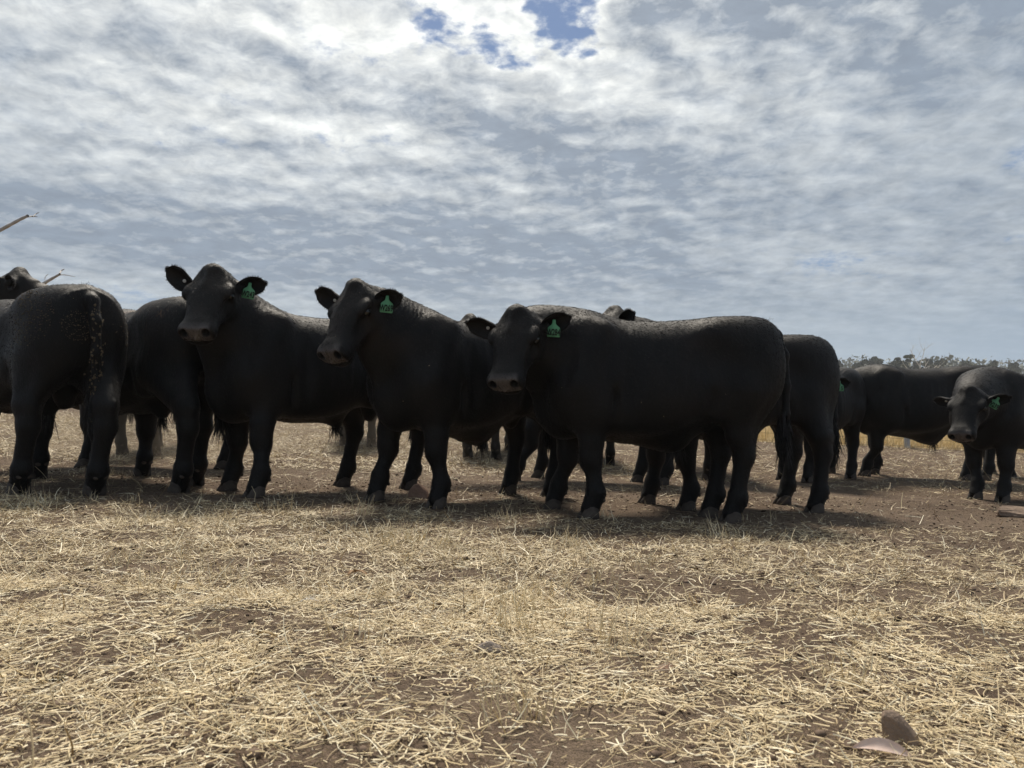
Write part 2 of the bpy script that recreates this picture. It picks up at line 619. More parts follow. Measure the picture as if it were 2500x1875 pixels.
def surface_nets(Fd, cs):
    ins = Fd < 0
    n = ins.astype(np.int8)
    s = sum(n[a:n.shape[0] - 1 + a, b:n.shape[1] - 1 + b, c:n.shape[2] - 1 + c] for a in (0, 1) for b in (0, 1) for c in (0, 1))
    act = (s > 0) & (s < 8)
    I, J, K = np.nonzero(act)
    vid = np.full(act.shape, -1, np.int64)
    vid[I, J, K] = np.arange(len(I))
    acc = np.zeros((len(I), 3))
    cnt = np.zeros(len(I))
    cor = [(a, b, c) for a in (0, 1) for b in (0, 1) for c in (0, 1)]
    val = {q: Fd[I + q[0], J + q[1], K + q[2]] for q in cor}
    pos = {q: np.stack([cs[0][I + q[0]], cs[1][J + q[1]], cs[2][K + q[2]]], 1) for q in cor}
    for q in cor:
        for ax in range(3):
            if q[ax] == 0:
                r = list(q)
                r[ax] = 1
                r = tuple(r)
                va, vb = val[q], val[r]
                cr = (va < 0) != (vb < 0)
                t = np.where(cr, va / np.where(cr, va - vb, 1), 0)
                acc += np.where(cr[:, None], pos[q] + (pos[r] - pos[q]) * t[:, None], 0)
                cnt += cr
    V = acc / cnt[:, None]
    quads = []
    for ax in range(3):
        o1, o2 = (ax + 1) % 3, (ax + 2) % 3
        a = [slice(None)] * 3
        b = [slice(None)] * 3
        a[ax] = slice(0, -1)
        b[ax] = slice(1, None)
        A, B = ins[tuple(a)], ins[tuple(b)]
        E = np.argwhere(A != B)
        E = E[(E[:, o1] > 0) & (E[:, o2] > 0) & (E[:, o1] < act.shape[o1]) & (E[:, o2] < act.shape[o2])]
        sign = A[E[:, 0], E[:, 1], E[:, 2]]

        def cell(d1, d2):
            q = E.copy()
            q[:, o1] += d1
            q[:, o2] += d2
            return vid[q[:, 0], q[:, 1], q[:, 2]]
        Q = np.stack([cell(-1, -1), cell(0, -1), cell(0, 0), cell(-1, 0)], 1)
        Q[~sign] = Q[~sign][:, ::-1]
        quads.append(Q)
    return V, np.concatenate(quads)


def laplace(V, Q, it=2, f=.5):
    e = np.concatenate([Q[:, [0, 1]], Q[:, [1, 2]], Q[:, [2, 3]], Q[:, [3, 0]]])
    e = np.concatenate([e, e[:, ::-1]])
    n = len(V)
    deg = np.bincount(e[:, 0], minlength=n).astype(float)
    for _ in range(it):
        W = np.stack([np.bincount(e[:, 0], V[e[:, 1], a], n) for a in range(3)], 1) / np.maximum(deg, 1)[:, None]
        V = V * (1 - f) + W * f
    return V


# side profile of the trunk: station, top, bottom, half width
BX = [-.955, -.945, -.90, -.82, -.70, -.55, -.40, -.20, .0, .16, .31, .43, .55, .66, .73, .76]
BT = [1.15, 1.27, 1.372, 1.408, 1.416, 1.412, 1.398, 1.380, 1.372, 1.380, 1.410, 1.428, 1.405, 1.33, 1.20, 1.08]
BB = [1.00, .93, .84, .79, .755, .715, .665, .615, .585, .570, .563, .563, .590, .66, .80, .95]
BW = [.03, .105, .185, .255, .300, .312, .318, .345, .360, .352, .330, .312, .285, .225, .125, .03]
# head: station along the face, top, bottom (jaw), half width
HX = [-.075, -.05, .0, .06, .12, .18, .25, .32, .39, .445, .49, .515, .53]
HT = [-.05, .005, .045, .055, .056, .052, .036, .016, .002, .0, -.012, -.035, -.07]
HB = [-.14, -.17, -.205, -.234, -.246, -.242, -.222, -.200, -.188, -.190, -.186, -.166, -.12]
HW = [.050, .095, .124, .150, .165, .168, .149, .129, .119, .124, .124, .106, .035]


def build_bull(name, label, root, heading, scale=1.0, feet=None, poll=None, muzzle_dir=None, head_yaw=None,
               ears=None, tag_text=None, mat=None, res=.015, head_res=None, tail=0.0, roll=0.0, sheath=True, sag=0.0,
               neck_r=1.0, group='black bulls standing in a herd', tag_on=1, dung=False, head_len=1.0, button=None, hair_n=1.0):
    """root: (x, y) of mid body, heading in degrees from +X; feet: world xy of FL, FR, HL, HR; poll: world point; muzzle_dir: world vector"""
    mat = mat or M_COAT
    th = R(heading)
    Rz = np.array([[math.cos(th), -math.sin(th), 0], [math.sin(th), math.cos(th), 0], [0, 0, 1]])
    feet = feet or [None] * 4
    z0 = float(base_h(*root))
    org = np.array([root[0], root[1], z0])

    def loc(w):
        return Rz.T @ (np.asarray(w, float) - org) / scale

    def locv(v):
        v = Rz.T @ np.asarray(v, float)
        return v / np.linalg.norm(v)
    default = [(.46, .19), (.46, -.19), (-.74, .19), (-.74, -.19)]
    ft = []
    for i in range(4):
        if feet[i] is not None:
            l = loc([*feet[i], 0])
            dd = np.array(l[:2]) - default[i]
            dd = np.clip(dd, [-.26, -.14], [.26, .14])
            fx, fy = default[i][0] + dd[0], default[i][1] + dd[1]
        else:
            fx, fy = default[i]
        w = Rz @ (np.array([fx, fy, 0]) * scale) + org
        fz = (float(ground_h(w[0], w[1])) - z0) / scale
        ft.append(np.array([fx, fy, fz]))
    if poll is None:
        pl = np.array([1.18, .0, 1.50])
    else:
        pl = loc(poll)
    fw = locv(muzzle_dir) if muzzle_dir is not None else np.array([.80, 0, -.60])
    up = np.array([0, 0, 1.0])
    left = np.cross(up, fw)
    left /= np.linalg.norm(left)
    upv = np.cross(fw, left)
    if roll:
        cr, sr = math.cos(R(roll)), math.sin(R(roll))
        left, upv = left * cr + upv * sr, upv * cr - left * sr
    HM = np.stack([fw, left, upv], 1)
    pl0 = pl - upv * .085 * head_len          # origin of the head frame (poll is on its top)

    def hp(x, y, z):
        return pl0 + HM @ (np.array([x, y, z]) * head_len)
    hc = hp(.22, 0, -.09)
    hr = .37 * head_len

    def axis(lo, hi, hlo, hhi):
        if head_res is None:
            return np.arange(lo, hi + res, res)
        out = [lo]
        while out[-1] < hi:
            x = out[-1]
            inside = hlo <= x <= hhi
            out.append(x + (head_res if inside else res))
        return np.array(out)
    pts = np.array(ft + [pl, hc - hr, hc + hr])
    lo = np.minimum(pts.min(0), [-1.16, -.48, 0]) - .09
    hi = np.maximum(pts.max(0), [.95, .48, 1.46]) + .09
    G = Field(axis(lo[0], hi[0], hc[0] - hr * .9, hc[0] + hr * .9), axis(lo[1], hi[1], hc[1] - hr * .9, hc[1] + hr * .9), axis(lo[2], hi[2], hc[2] - hr * .9, hc[2] + hr * .9))
    # trunk
    sl, (X, Y, Z) = G.sub((-1.03, -.48, .46), (.97, .48, 1.53))
    x1 = X[:, 0, 0]
    tp, bt, wd = (pinterp(x1, BX, a)[:, None, None] for a in (BT, BB, BW))
    zc = bt + (tp - bt) * .47
    hh = np.where(Z > zc, tp - zc, zc - bt)
    v = (Z - zc) / hh
    wv = wd * (1 - .10 * np.clip(v, 0, 1) ** 2 + .0 * v)
    n = 2.75
    rr = (np.abs(Y / wv) ** n + np.abs(v) ** n) ** (1 / n)
    endd = np.maximum(np.abs(X - (-.0975)) - .8575, 0)
    rib = np.sin(X * 74 + Z * 9) * np.clip((.30 - np.abs(X + .02)) / .1, 0, 1) * np.clip((Z - .75) / .1, 0, 1) * np.clip((1.22 - Z) / .1, 0, 1)
    d = (rr - 1) * np.minimum(wv, hh) * .9 + endd - .0038 * rib
    G.add(sl, d + 0 * X, .02)
    for s in (1, -1):
        # hindquarter, hip, shoulder
        G.cone((.34, s * .285, 1.27), (.52, s * .29, .92), .045, .06, .09)
        G.ell((-.70, s * .165, 1.02), (.245, .155, .34), .09)
        G.ell((-.86, s * .12, 1.10), (.10, .10, .22), .09)
        G.ell((-.50, s * .215, 1.24), (.14, .075, .09), .15)
        G.ell((-.46, s * .235, .82), (.13, .085, .16), .10)
        G.ell((.46, s * .225, 1.05), (.17, .095, .30), .14)
        G.ell((.57, s * .18, .86), (.13, .12, .20), .10)
        G.ell((.10, s * .24, .83), (.42, .125, .24), .12)
    # hollows: flank and behind the shoulder
    for s in (1, -1):
        G.ell((-.34, s * .395, 1.13), (.14, .075, .13), .09, cut=True)
        G.ell((-.52, s * .405, .80), (.05, .06, .16), .08, cut=True)
        G.ell((.19, s * .41, .98), (.045, .06, .30), .07, cut=True)
        G.ell((.62, s * .34, 1.08), (.05, .05, .20), .07, cut=True)
    for s in (1, -1):
        G.ell((.285, s * .375, .76), (.022, .05, .12), .05, cut=True)
        G.ell((-.40, s * .36, .76), (.03, .05, .10), .06, cut=True)
    # brisket, dewlap
    G.ell((.60, 0, .74), (.17, .135, .20), .09)
    # sheath
    if sag:
        G.cone((.22, 0, .70), (-.12, 0, .665 - .075 * sag), .14, .125, .16)
        G.cone((-.12, 0, .665 - .075 * sag), (-.55, 0, .76), .125, .10, .16)
        G.cone((-.15, 0, .60 - .07 * sag), (-.20, 0, .535 - .07 * sag), .085, .045, .10)
    if sheath:
        G.cone((.12, 0, .66), (-.22, 0, .625), .09, .075, .12)
        G.cone((-.21, 0, .61), (-.25, 0, .535), .06, .034, .08)
        G.ell((-.55, 0, .70), (.075, .085, .15), .05)
    # front legs
    for i, s in ((0, 1), (1, -1)):
        f = ft[i]
        el = np.array([.42, s * .205, .74])
        k_ = el + (f - el) * .50
        k_ = np.array([k_[0] + .010, k_[1], .415 + f[2]])
        fe = f + [-.012, 0, .165]
        G.cone((.50, s * .20, .90), el, .15, .135, .09)
        G.cone(el, k_ + [0, 0, .10], .128, .083, .06)
        G.cone(k_ + [0, 0, .10], k_ + [.004, 0, -.03], .083, .077, .03)
        G.ell(k_ + [.010, 0, .0], (.074, .072, .080), .025)
        G.cone(k_ + [-.006, 0, -.06], fe + [.002, 0, .04], .057, .053, .035)
        G.ell(fe + [-.004, 0, .0], (.064, .063, .064), .035)
        G.cone(fe, f + [.025, 0, .062], .060, .064, .03)
    for i, s in ((2, 1), (3, -1)):
        f = ft[i]
        st = np.array([-.52, s * .205, .80])
        hk = np.array([f[0] - .07, f[1] * .85 + s * .19 * .15, .515 + f[2]])
        fe = f + [-.02, 0, .165]
        G.cone((-.63, s * .185, .86), hk + [.04, 0, .09], .172, .088, .07)
        G.cone((-.84, s * .13, .92), hk + [-.045, 0, .10], .085, .040, .06)
        G.cone(hk + [.03, 0, .08], hk + [.0, 0, -.06], .083, .072, .04)
        G.cone(hk + [-.055, 0, .080], hk + [-.016, 0, -.05], .040, .048, .025)
        G.cone(hk + [.0, 0, -.05], fe + [0, 0, .045], .062, .055, .04)
        G.ell(fe + [-.004, 0, 0], (.066, .064, .066), .035)
        G.cone(fe, f + [.025, 0, .062], .061, .064, .03)
    # neck: a curve from the shoulders to behind the poll
    n2 = hp(.03, 0, -.150)
    n0 = np.array([.42, 0, 1.07])
    n1 = np.array([.74, 0, 1.10]) * .60 + (n2 - HM[:, 0] * .22) * .40
    ts = np.linspace(0, 1, 8)
    prev = None
    for t in ts:
        p = n0 * (1 - t) ** 2 + 2 * n1 * t * (1 - t) + n2 * t * t
        rad = (.325 * (1 - t) ** 1.1 + .140 * t + .03 * t * (1 - t) * 2) * neck_r
        if t >= 1:
            rad = .120
        if prev is not None:
            G.cone(prev[0], p, prev[1], rad, .07, .84)
        prev = (p, rad)
    jaw = hp(.10, 0, -.185)
    G.cone((.69, 0, .82), jaw * .5 + np.array([.74, 0, .92]) * .5, .09, .075, .10, .55)
    G.cone(jaw * .5 + np.array([.74, 0, .92]) * .5, jaw, .075, .055, .09, .6)
    # tail
    tl = [(-.86, 0, 1.350), (-.965, tail * .1, 1.285), (-1.02, tail * .3, 1.14), (-1.03, tail * .6, .92), (-1.02, tail * .85, .72), (-1.005, tail, .58)]
    tr = [.050, .043, .036, .031, .028, .028]
    for a, b, ra, rb in zip(tl[:-1], tl[1:], tr[:-1], tr[1:]):
        G.cone(a, b, ra, rb, .035)
    # head
    m = hr * 1.05
    sl, P = G.sub(hc - m, hc + m)
    q = [(P[0] - pl0[0]) * HM[0, i] + (P[1] - pl0[1]) * HM[1, i] + (P[2] - pl0[2]) * HM[2, i] for i in range(3)]
    q = [a / head_len for a in q]
    tp, bt, wd = (pinterp(q[0], HX, a) for a in (HT, HB, HW))
    zc = bt + (tp - bt) * .56
    hh = np.where(q[2] > zc, tp - zc, zc - bt)
    v = (q[2] - zc) / hh
    wv = wd * (1 - .30 * np.clip(-v, 0, 1) ** 1.5)
    n = 2.35
    rr = (np.abs(q[1] / wv) ** n + np.abs(v) ** n) ** (1 / n)
    end = np.maximum(q[0] - .53, 0) + np.maximum(-.075 - q[0], 0)
    d = ((rr - 1) * np.minimum(wv, hh) * .85 + end) * head_len
    G.add(sl, d, .045)
    rotm = HM
    hl = head_len
    G.ell(hp(.0, 0, .044), np.array([.050, .050, .042]) * hl, .05, rotm)
    G.ell(hp(.06, 0, .030), np.array([.09, .085, .045]) * hl, .07, rotm)          # poll knob
    for s in (1, -1):
        G.ell(hp(.160, s * .148, -.002), np.array([.058, .032, .026]) * hl, .035, rotm)
        G.ell(hp(.27, s * .138, -.085), np.array([.10, .03, .05]) * hl, .04, rotm, cut=True)
        G.ell(hp(.10, s * .075, .085), np.array([.07, .045, .03]) * hl, .05, rotm, cut=True)   # brow
        G.ell(hp(.13, s * .110, -.15), np.array([.10, .035, .075]) * hl, .05, rotm)     # cheek
        G.ell(hp(.480, s * .080, -.058), np.array([.045, .038, .042]) * hl, .03, rotm)  # nostril wing
        G.cone(hp(.05, s * .10, -.07), hp(.045, s * .170, -.07), .055 * hl, .036 * hl, .05)  # ear root
    G.ell(hp(.455, 0, -.158), np.array([.055, .075, .030]) * hl, .03, rotm)            # chin
    fine = (head_res or res) < .011
    for s in (1, -1):
        G.ell(hp(.178, s * .172, -.034), np.array([.032, .022, .018]) * hl, .018, rotm, cut=True)   # eye socket
        if fine:
            G.ell(hp(.520, s * .076, -.055), np.array([.050, .024, .028]) * hl, .012, rotm, cut=True)   # nostril
    if fine:
        G.ell(hp(.50, 0, -.132), np.array([.075, .105, .006]) * hl, .006, rotm, cut=True)    # mouth
    V, Q = surface_nets(G.f, G.c)
    V = laplace(V, Q, 2, .5)
    # muzzle skin
    L = (V - pl0) @ HM / hl
    nose = np.clip((L[:, 0] - .452 - .35 * np.maximum(L[:, 2] - (-.02), 0)) / .05, 0, 1) * np.clip((L[:, 2] + .140) / .02, 0, 1) * np.clip((.112 - np.abs(L[:, 1])) / .02, 0, 1)
    nose *= (np.abs(L[:, 1]) < .2) & (L[:, 0] < .6)
    for s in (1, -1):
        dn = np.sqrt(((L[:, 0] - .520) / .060) ** 2 + ((L[:, 1] - s * .076) / .030) ** 2 + ((L[:, 2] + .055) / .032) ** 2)
        nose *= np.clip((dn - .85) / .25, 0, 1)  # nostril shade painted in: muzzle colour gives way to coat black
    brow = np.clip((L[:, 2] + .06) / .05, 0, 1) * np.clip((.20 - L[:, 0]) / .08, 0, 1) * np.clip((.16 - np.abs(L[:, 1])) / .04, 0, 1) * (L[:, 0] > -.12)
    ax_n = n2 - n0
    run = (V - n0) @ ax_n / np.linalg.norm(ax_n)
    nm = np.clip((run / np.linalg.norm(ax_n) - .42) / .2, 0, 1) * np.clip((1.02 - run / np.linalg.norm(ax_n)) / .12, 0, 1) * (np.clip((V[:, 2] - .85) / .15, 0, 1)) * (L[:, 0] < .06)
    lat = np.cross(ax_n / np.linalg.norm(ax_n), [0, 0, 1.0])
    nm = nm * np.clip((np.abs((V - n0) @ lat / np.linalg.norm(lat)) - .13) / .07, 0, 1)
    rootob = thing(name, label, 'bull', org, th, scale, group)
    body = obj('body', mesh_np('bull_body', V, Q, None, [mat], attrs={'nose': nose, 'brow_mask': brow, 'neck_run': run, 'neck_mask': nm}), rootob)

    # eyes
    for s in (1, -1):
        e = obj('eye', EYE_MESH, rootob)
        e.location = hp(.180, s * .154, -.034)
        e.scale = (hl,) * 3
    # hooves and dewclaws
    for i in range(4):
        h = obj('hoof', HOOF_MESH, rootob)
        h.location = ft[i] + np.array([.025, 0, -.004])
        h.rotation_euler = (0, 0, R((6, -6, 8, -8)[i]))
        for s in (1, -1):
            w = obj('dewclaw', DEW_MESH, rootob)
            w.location = ft[i] + np.array([-.062, s * .028, .122])
    # ears
    ears = ears or [{}, {}]
    hs_root, hs_dir, hs_len = [], [], []
    for i, s in ((0, 1), (1, -1)):
        e = ears[i]
        lift, sweep = e.get('lift', 8), e.get('sweep', 0)
        a = left * s
        # direction of the ear: sideways, lifted towards world up, swept back or forward
        upw = np.array([0, 0, 1.0])
        fwh = np.cross(left, upw)
        fwh = -fwh if fwh @ fw < 0 else fwh
        fwh /= np.linalg.norm(fwh)
        ax = a * math.cos(R(lift)) * math.cos(R(sweep)) + upw * math.sin(R(lift)) + fwh * math.sin(R(sweep)) * math.cos(R(lift))
        ax /= np.linalg.norm(ax)
        op = fwh * math.cos(R(e.get('cup', 25))) - upw * math.sin(R(e.get('cup', 25)))
        op -= ax * (op @ ax)
        op /= np.linalg.norm(op)
        wy = np.cross(op, ax)
        EM = np.stack([ax, wy, op], 1)
        base = hp(.050, s * .148, -.070)
        EV = base + (EAR_V * hl * e.get('size', 1.02)) @ EM.T
        ear = obj('ear', mesh_np('ear', EV, EAR_Q, None, [mat], attrs={'nose': np.zeros(len(EV))}), rootob)
        edge = base + (EAR_EDGE * hl * e.get('size', 1.02)) @ EM.T
        cen = edge.mean(0)
        nst = int(700 * hair_n)
        pick = rng.integers(0, len(edge), nst)
        rp = edge[pick] + rng.normal(0, .003, (nst, 3))
        out = edge[pick] - cen
        out /= np.linalg.norm(out, axis=1)[:, None]
        dr = out * .8 + ax * .5 + rng.normal(0, .45, (nst, 3))
        hs_root.append(rp)
        hs_dir.append(dr)
        hs_len.append(rng.uniform(.004, .014, nst))
        if tag_text and i == (0 if tag_on == 1 else 1):
            hole = base + EM @ (np.array([.105, .012, .012]) * hl)
            # the tag hangs off the ear, turned the way the face looks
            nrm = fwh * .9 + a * e.get('tag_turn', .25) - upw * .1
            tilt = e.get('tag_tilt', 0.0)
            make_tag(ear, hole, nrm, tilt, tag_text, (1.0 / scale))
        if button is not None and i == button:
            hole = base + EM @ (np.array([.10, 0, -.012]) * hl)
            V2, Q2 = disc(hole, -op, .017, .006)
            obj('ear_tag', mesh_np('button_tag', V2, Q2, None, [M_TAG]), ear)
        if i == 1 and tag_text:
            c = base + EM @ (np.array([.085, -.004, .012]) * hl)
            V2, Q2 = disc(c, op, .012, .005)
            obj('tag_stud', mesh_np('tag_stud', V2, Q2, None, [M_STUD]), ear)
    # hair: poll tuft, switch, sheath
    def tuft(cen, spread, dirv, n, l0, l1, jit):
        n = int(n * hair_n)
        hs_root.append(np.asarray(cen) + rng.normal(0, 1, (n, 3)) * spread)
        hs_dir.append(np.asarray(dirv) + rng.normal(0, jit, (n, 3)))
        hs_len.append(rng.uniform(l0, l1, n))
    tuft(hp(-.005, 0, .070), [.02, .03, .006], [-.2, 0, .6], 130, .005, .016, .5)
    tuft((-.86, 0, 1.40), [.035, .02, .004], [-.5, 0, 1], 90, .006, .026, .4)
    hair = strands(hs_root, hs_dir, hs_len, .0008, 0)
    obj('hair', mesh_np('hair', *hair, mats=[M_HAIR]), rootob)
    r2, d2, l2 = [], [], []
    n = int(420 * hair_n)
    tb = np.array(tl[-1])
    tt = rng.uniform(0, 1, n)
    r2.append(tb + np.stack([rng.normal(0, .016, n), rng.normal(0, .02, n), .16 - tt * .24], 1))
    d2.append(np.stack([rng.normal(-.02, .10, n), rng.normal(0, .11, n), -np.ones(n)], 1))
    l2.append(rng.uniform(.12, .24, n))
    obj('tail_switch', mesh_np('tail_switch', *strands(r2, d2, l2, .0045, .25), mats=[M_HAIR]), rootob)
    if sheath:
        n = int(110 * hair_n)
        r3 = np.array([-.25 + .05 * sag, 0, .515 - .03 * sag]) + rng.normal(0, 1, (n, 3)) * [.018, .016, .012]
        d3 = np.stack([rng.normal(-.1, .22, n), rng.normal(0, .2, n), -np.ones(n)], 1)
        obj('sheath_hair', mesh_np('sheath_hair', *strands([r3], [d3], [rng.uniform(.05, .15 + .06 * sag, n)], .003, .3), mats=[M_HAIR]), rootob)
    return rootob, V, Q, tl


M_FUR = None


def coat_hair(root, V, Q, n, seed, dusty):
    """short hair lying along the coat: back and down, with dust and a painted highlight on the topline"""
    g = np.random.default_rng(seed)
    fn = np.cross(V[Q[:, 2]] - V[Q[:, 0]], V[Q[:, 3]] - V[Q[:, 1]])
    area = np.linalg.norm(fn, axis=1)
    q = g.choice(len(Q), n, p=area / area.sum())
    nr = fn[q] / (area[q][:, None] + 1e-12)
    w = g.dirichlet((1, 1, 1, 1), n)
    P = (V[Q[q]] * w[:, :, None]).sum(1)
    flow = np.array([-.55, 0, -.8]) + g.normal(0, .22, (n, 3))
    flow -= nr * (flow * nr).sum(1)[:, None]
    flow /= np.linalg.norm(flow, axis=1)[:, None] + 1e-9
    D = flow + nr * g.uniform(.12, .42, n)[:, None]
    L = g.uniform(.010, .024, n)
    a, b, c = strands([P], [D], [L], .0011, .2)
    top = np.clip((P[:, 2] - 1.0) / .42, 0, 1) * np.clip(nr[:, 2] * 1.4 + .2, 0, 1)  # upward-facing hair of the back: dust plus highlight put into its tone
    tone = np.clip(g.random(n) ** 2.2 * (.10 + .75 * dusty * top), 0, 1)
    o = obj('coat_hair', mesh_np('coat_hair', a, b, c, [M_FUR], attrs={'tone': np.repeat(tone, 5)}), root)
    tag(o, None, None, None, 'stuff')


def strands(roots, dirs, lens, w, curl):
    P = np.concatenate(roots)
    D = np.concatenate(dirs)
    L = np.concatenate(lens)
    D = D / np.linalg.norm(D, axis=1)[:, None]
    n = len(P)
    side = np.cross(D, rng.normal(0, 1, (n, 3)))
    side /= np.linalg.norm(side, axis=1)[:, None] + 1e-9
    bend = rng.normal(0, curl, (n, 3)) * L[:, None] * .5
    mid = P + D * (L * .5)[:, None] + bend * .4
    tip = P + D * L[:, None] + bend
    V = np.stack([P - side * w, P + side * w, mid - side * w * .7, mid + side * w * .7, tip], 1).reshape(-1, 3)
    b = np.arange(n)[:, None] * 5
    Fq = b + np.array([[0, 1, 3, 2]])
    Ft = b + np.array([[2, 3, 4]])
    return V, Fq, Ft


def disc(c, nrm, r, h, n=14):
    nrm = np.asarray(nrm) / np.linalg.norm(nrm)
    a = np.cross(nrm, [.3, .2, .9])
    a /= np.linalg.norm(a)
    b = np.cross(nrm, a)
    t = np.linspace(0, 2 * math.pi, n, endpoint=False)
    ring = lambda rad, z: c + nrm * z + np.cos(t)[:, None] * a * rad + np.sin(t)[:, None] * b * rad
    V = np.concatenate([ring(r, 0), ring(r, h * .7), ring(r * .85, h), ring(r * .02, h)])
    i = np.arange(n)
    j = (i + 1) % n
    Q = np.concatenate([np.stack([k * n + i, k * n + j, (k + 1) * n + j, (k + 1) * n + i], 1) for k in range(3)])
    return V, Q


def text_mesh(txt, size):
    cu = bpy.data.curves.new('print', 'FONT')
    cu.body = txt
    cu.size = size
    cu.align_x = 'CENTER'
    cu.resolution_u = 3
    cu.offset = size * .034
    o = bpy.data.objects.new('print', cu)
    COL.objects.link(o)
    dg = bpy.context.evaluated_depsgraph_get()
    me = o.evaluated_get(dg).to_mesh()
    V = np.array([v.co[:] for v in me.vertices])
    Ps = [list(p.vertices) for p in me.polygons]
    o.evaluated_get(dg).to_mesh_clear()
    bpy.data.objects.remove(o)
    bpy.data.curves.remove(cu)
    T = []
    for p in Ps:
        for i in range(1, len(p) - 1):
            T.append((p[0], p[i], p[i + 1]))
    return V, T


TAG_OUT = [(-.010, .012), (-.012, -.012), (-.017, -.022), (-.040, -.040), (-.044, -.052), (-.044, -.100), (-.040, -.104), (.040, -.104), (.044, -.100),
           (.044, -.052), (.040, -.040), (.017, -.022), (.012, -.012), (.010, .012)]


def make_tag(ear, hole, nrm, tilt, txt, k):
    """flag shaped plastic tag hung at a point of the ear; tilt turns it in its own plane (degrees)"""
    nrm = np.asarray(nrm) / np.linalg.norm(nrm)
    right = np.cross([0, 0, 1.0], nrm)
    right /= np.linalg.norm(right)
    up = np.cross(nrm, right)
    c, s = math.cos(R(tilt)), math.sin(R(tilt))
    right, up = right * c + up * s, up * c - right * s
    to = lambda P: hole + (np.outer(P[:, 0], right) + np.outer(P[:, 1], up) + np.outer(P[:, 2], nrm)) * k
    O = np.array(TAG_OUT)
    n = len(O)
    bend = lambda x, y: .25 * (y / .1) ** 2 * .012 - 4.0 * x * x * .6
    P = np.concatenate([np.c_[O, bend(O[:, 0], O[:, 1]) + .0012], np.c_[O, bend(O[:, 0], O[:, 1]) - .0012]])
    V = [to(P)]
    T = []
    half = n // 2
    Q = []
    for i in range(half - 1):           # mirror strips across the tag
        a, b, c2, d = i, i + 1, n - 2 - i, n - 1 - i
        Q.append((a, b, c2, d))
        Q.append((n + d, n + c2, n + b, n + a))
    for i in range(n):
        j = (i + 1) % n
        Q.append((j, i, n + i, n + j))
    mi = [0] * len(Q)
    off = 2 * n
    for line, size, y in ((txt, .057, -.0915), ('-- -- -- ----', .0085, -.1005)):
        tv, tf = text_mesh(line, size)
        if line == txt:
            tv[:, 0] *= .63
            tv[:, 1] *= 1.04
        tv[:, 1] += y
        tv[:, 2] = bend(tv[:, 0], tv[:, 1]) + .0024
        V.append(to(tv))
        T += [tuple(off + i for i in t) for t in tf]
        off += len(tv)
    mi += [1] * len(T)
    me = mesh_np('ear_tag', np.concatenate(V), Q, T, [M_TAG, M_INK], smooth=False, mat_idx=mi)
    obj('ear_tag', me, ear)


def build_ear():
    nt, ns = 15, 11
    t = np.linspace(0, 1, nt)
    hw = np.interp(t, [0, .12, .3, .5, .68, .84, .94, 1], [.030, .036, .056, .068, .067, .057, .042, .016])
    op = np.interp(t, [0, .3, .6, 1], [2.3, 1.7, 1.15, .8])         # how far the shell curls round
    s = np.linspace(-1, 1, ns)
    out = []
    for side in (0, 1):
        for a, w, o in zip(t, hw, op):
            r = w / math.sin(min(o, 1.5)) if o < 1.5 else w
            ang = s * o
            rr = r - (.007 if side else 0) * (1 if w > .01 else .3)
            y = np.sin(ang) * rr
            z = (1 - np.cos(ang)) * rr - (r * (1 - math.cos(min(o, 1.2))) * .55) + (0.007 if side else 0)
            x = a * .215 + 0 * s - .012 * (s * s) * (a > .2)
            out.append(np.stack([x, y, z], 1))
    V = np.concatenate(out)
    g = np.arange(nt * ns).reshape(nt, ns)
    A = np.stack([g[:-1, :-1], g[1:, :-1], g[1:, 1:], g[:-1, 1:]], -1).reshape(-1, 4)
    B = A[:, ::-1] + nt * ns
    e = lambda i, j: np.stack([i[:-1], j[:-1], j[1:], i[1:]], 1)
    o = nt * ns
    C = np.concatenate([e(g[:, 0], g[:, 0] + o), e(g[:, -1] + o, g[:, -1]), e(g[-1] , g[-1] + o), e(g[0] + o, g[0])])
    edge = np.concatenate([V[g[5:, 0]], V[g[5:, -1]], V[g[-1]], V[g[-3, :]] * .98])
    return V, np.concatenate([A, B, C]), edge


def build_hoof():
    """cloven hoof: two claws, each a tapering wedge with a rounded toe"""
    Vs, Qs = [], []
    n = 16
    tt = np.linspace(0, 2 * math.pi, n, endpoint=False)
    for s in (1, -1):
        rings = []
        for z, sx, sy, ox in ((0.0, .068, .035, .018), (.012, .0695, .0365, .017), (.04, .060, .035, .008), (.068, .050, .033, -.002), (.085, .044, .030, -.006), (.088, .005, .004, -.006)):
            x = np.cos(tt)
            y = np.sin(tt)
            # blunt heel, pointed toe, flat inner wall
            yy = y * sy * np.where(x > 0, 1 - .38 * x ** 2, 1.0)
            inner = (y * s < 0)
            yy = np.where(inner, np.clip(yy * s, -.020, 9) * s, yy)
            zz = z + np.where(x < 0, .0, 0.0) - (z > .03) * .018 * (x < 0) * (-x)
            rings.append(np.stack([x * sx + ox, yy + s * .036, zz], 1))
        b = sum(len(v) for v in Vs)
        Vs.append(np.concatenate(rings))
        i = np.arange(n)
        j = (i + 1) % n
        for k in range(len(rings) - 1):
            Qs.append(b + np.stack([k * n + i, k * n + j, (k + 1) * n + j, (k + 1) * n + i], 1))
        Qs.append(b + np.stack([[0, n - q - 1 if q else n - 1, n - q - 2, n - q - 3] for q in range(0, n - 3, 2)]))
    return mesh_np('hoof', np.concatenate(Vs), np.concatenate(Qs), None, [M_HOOF])


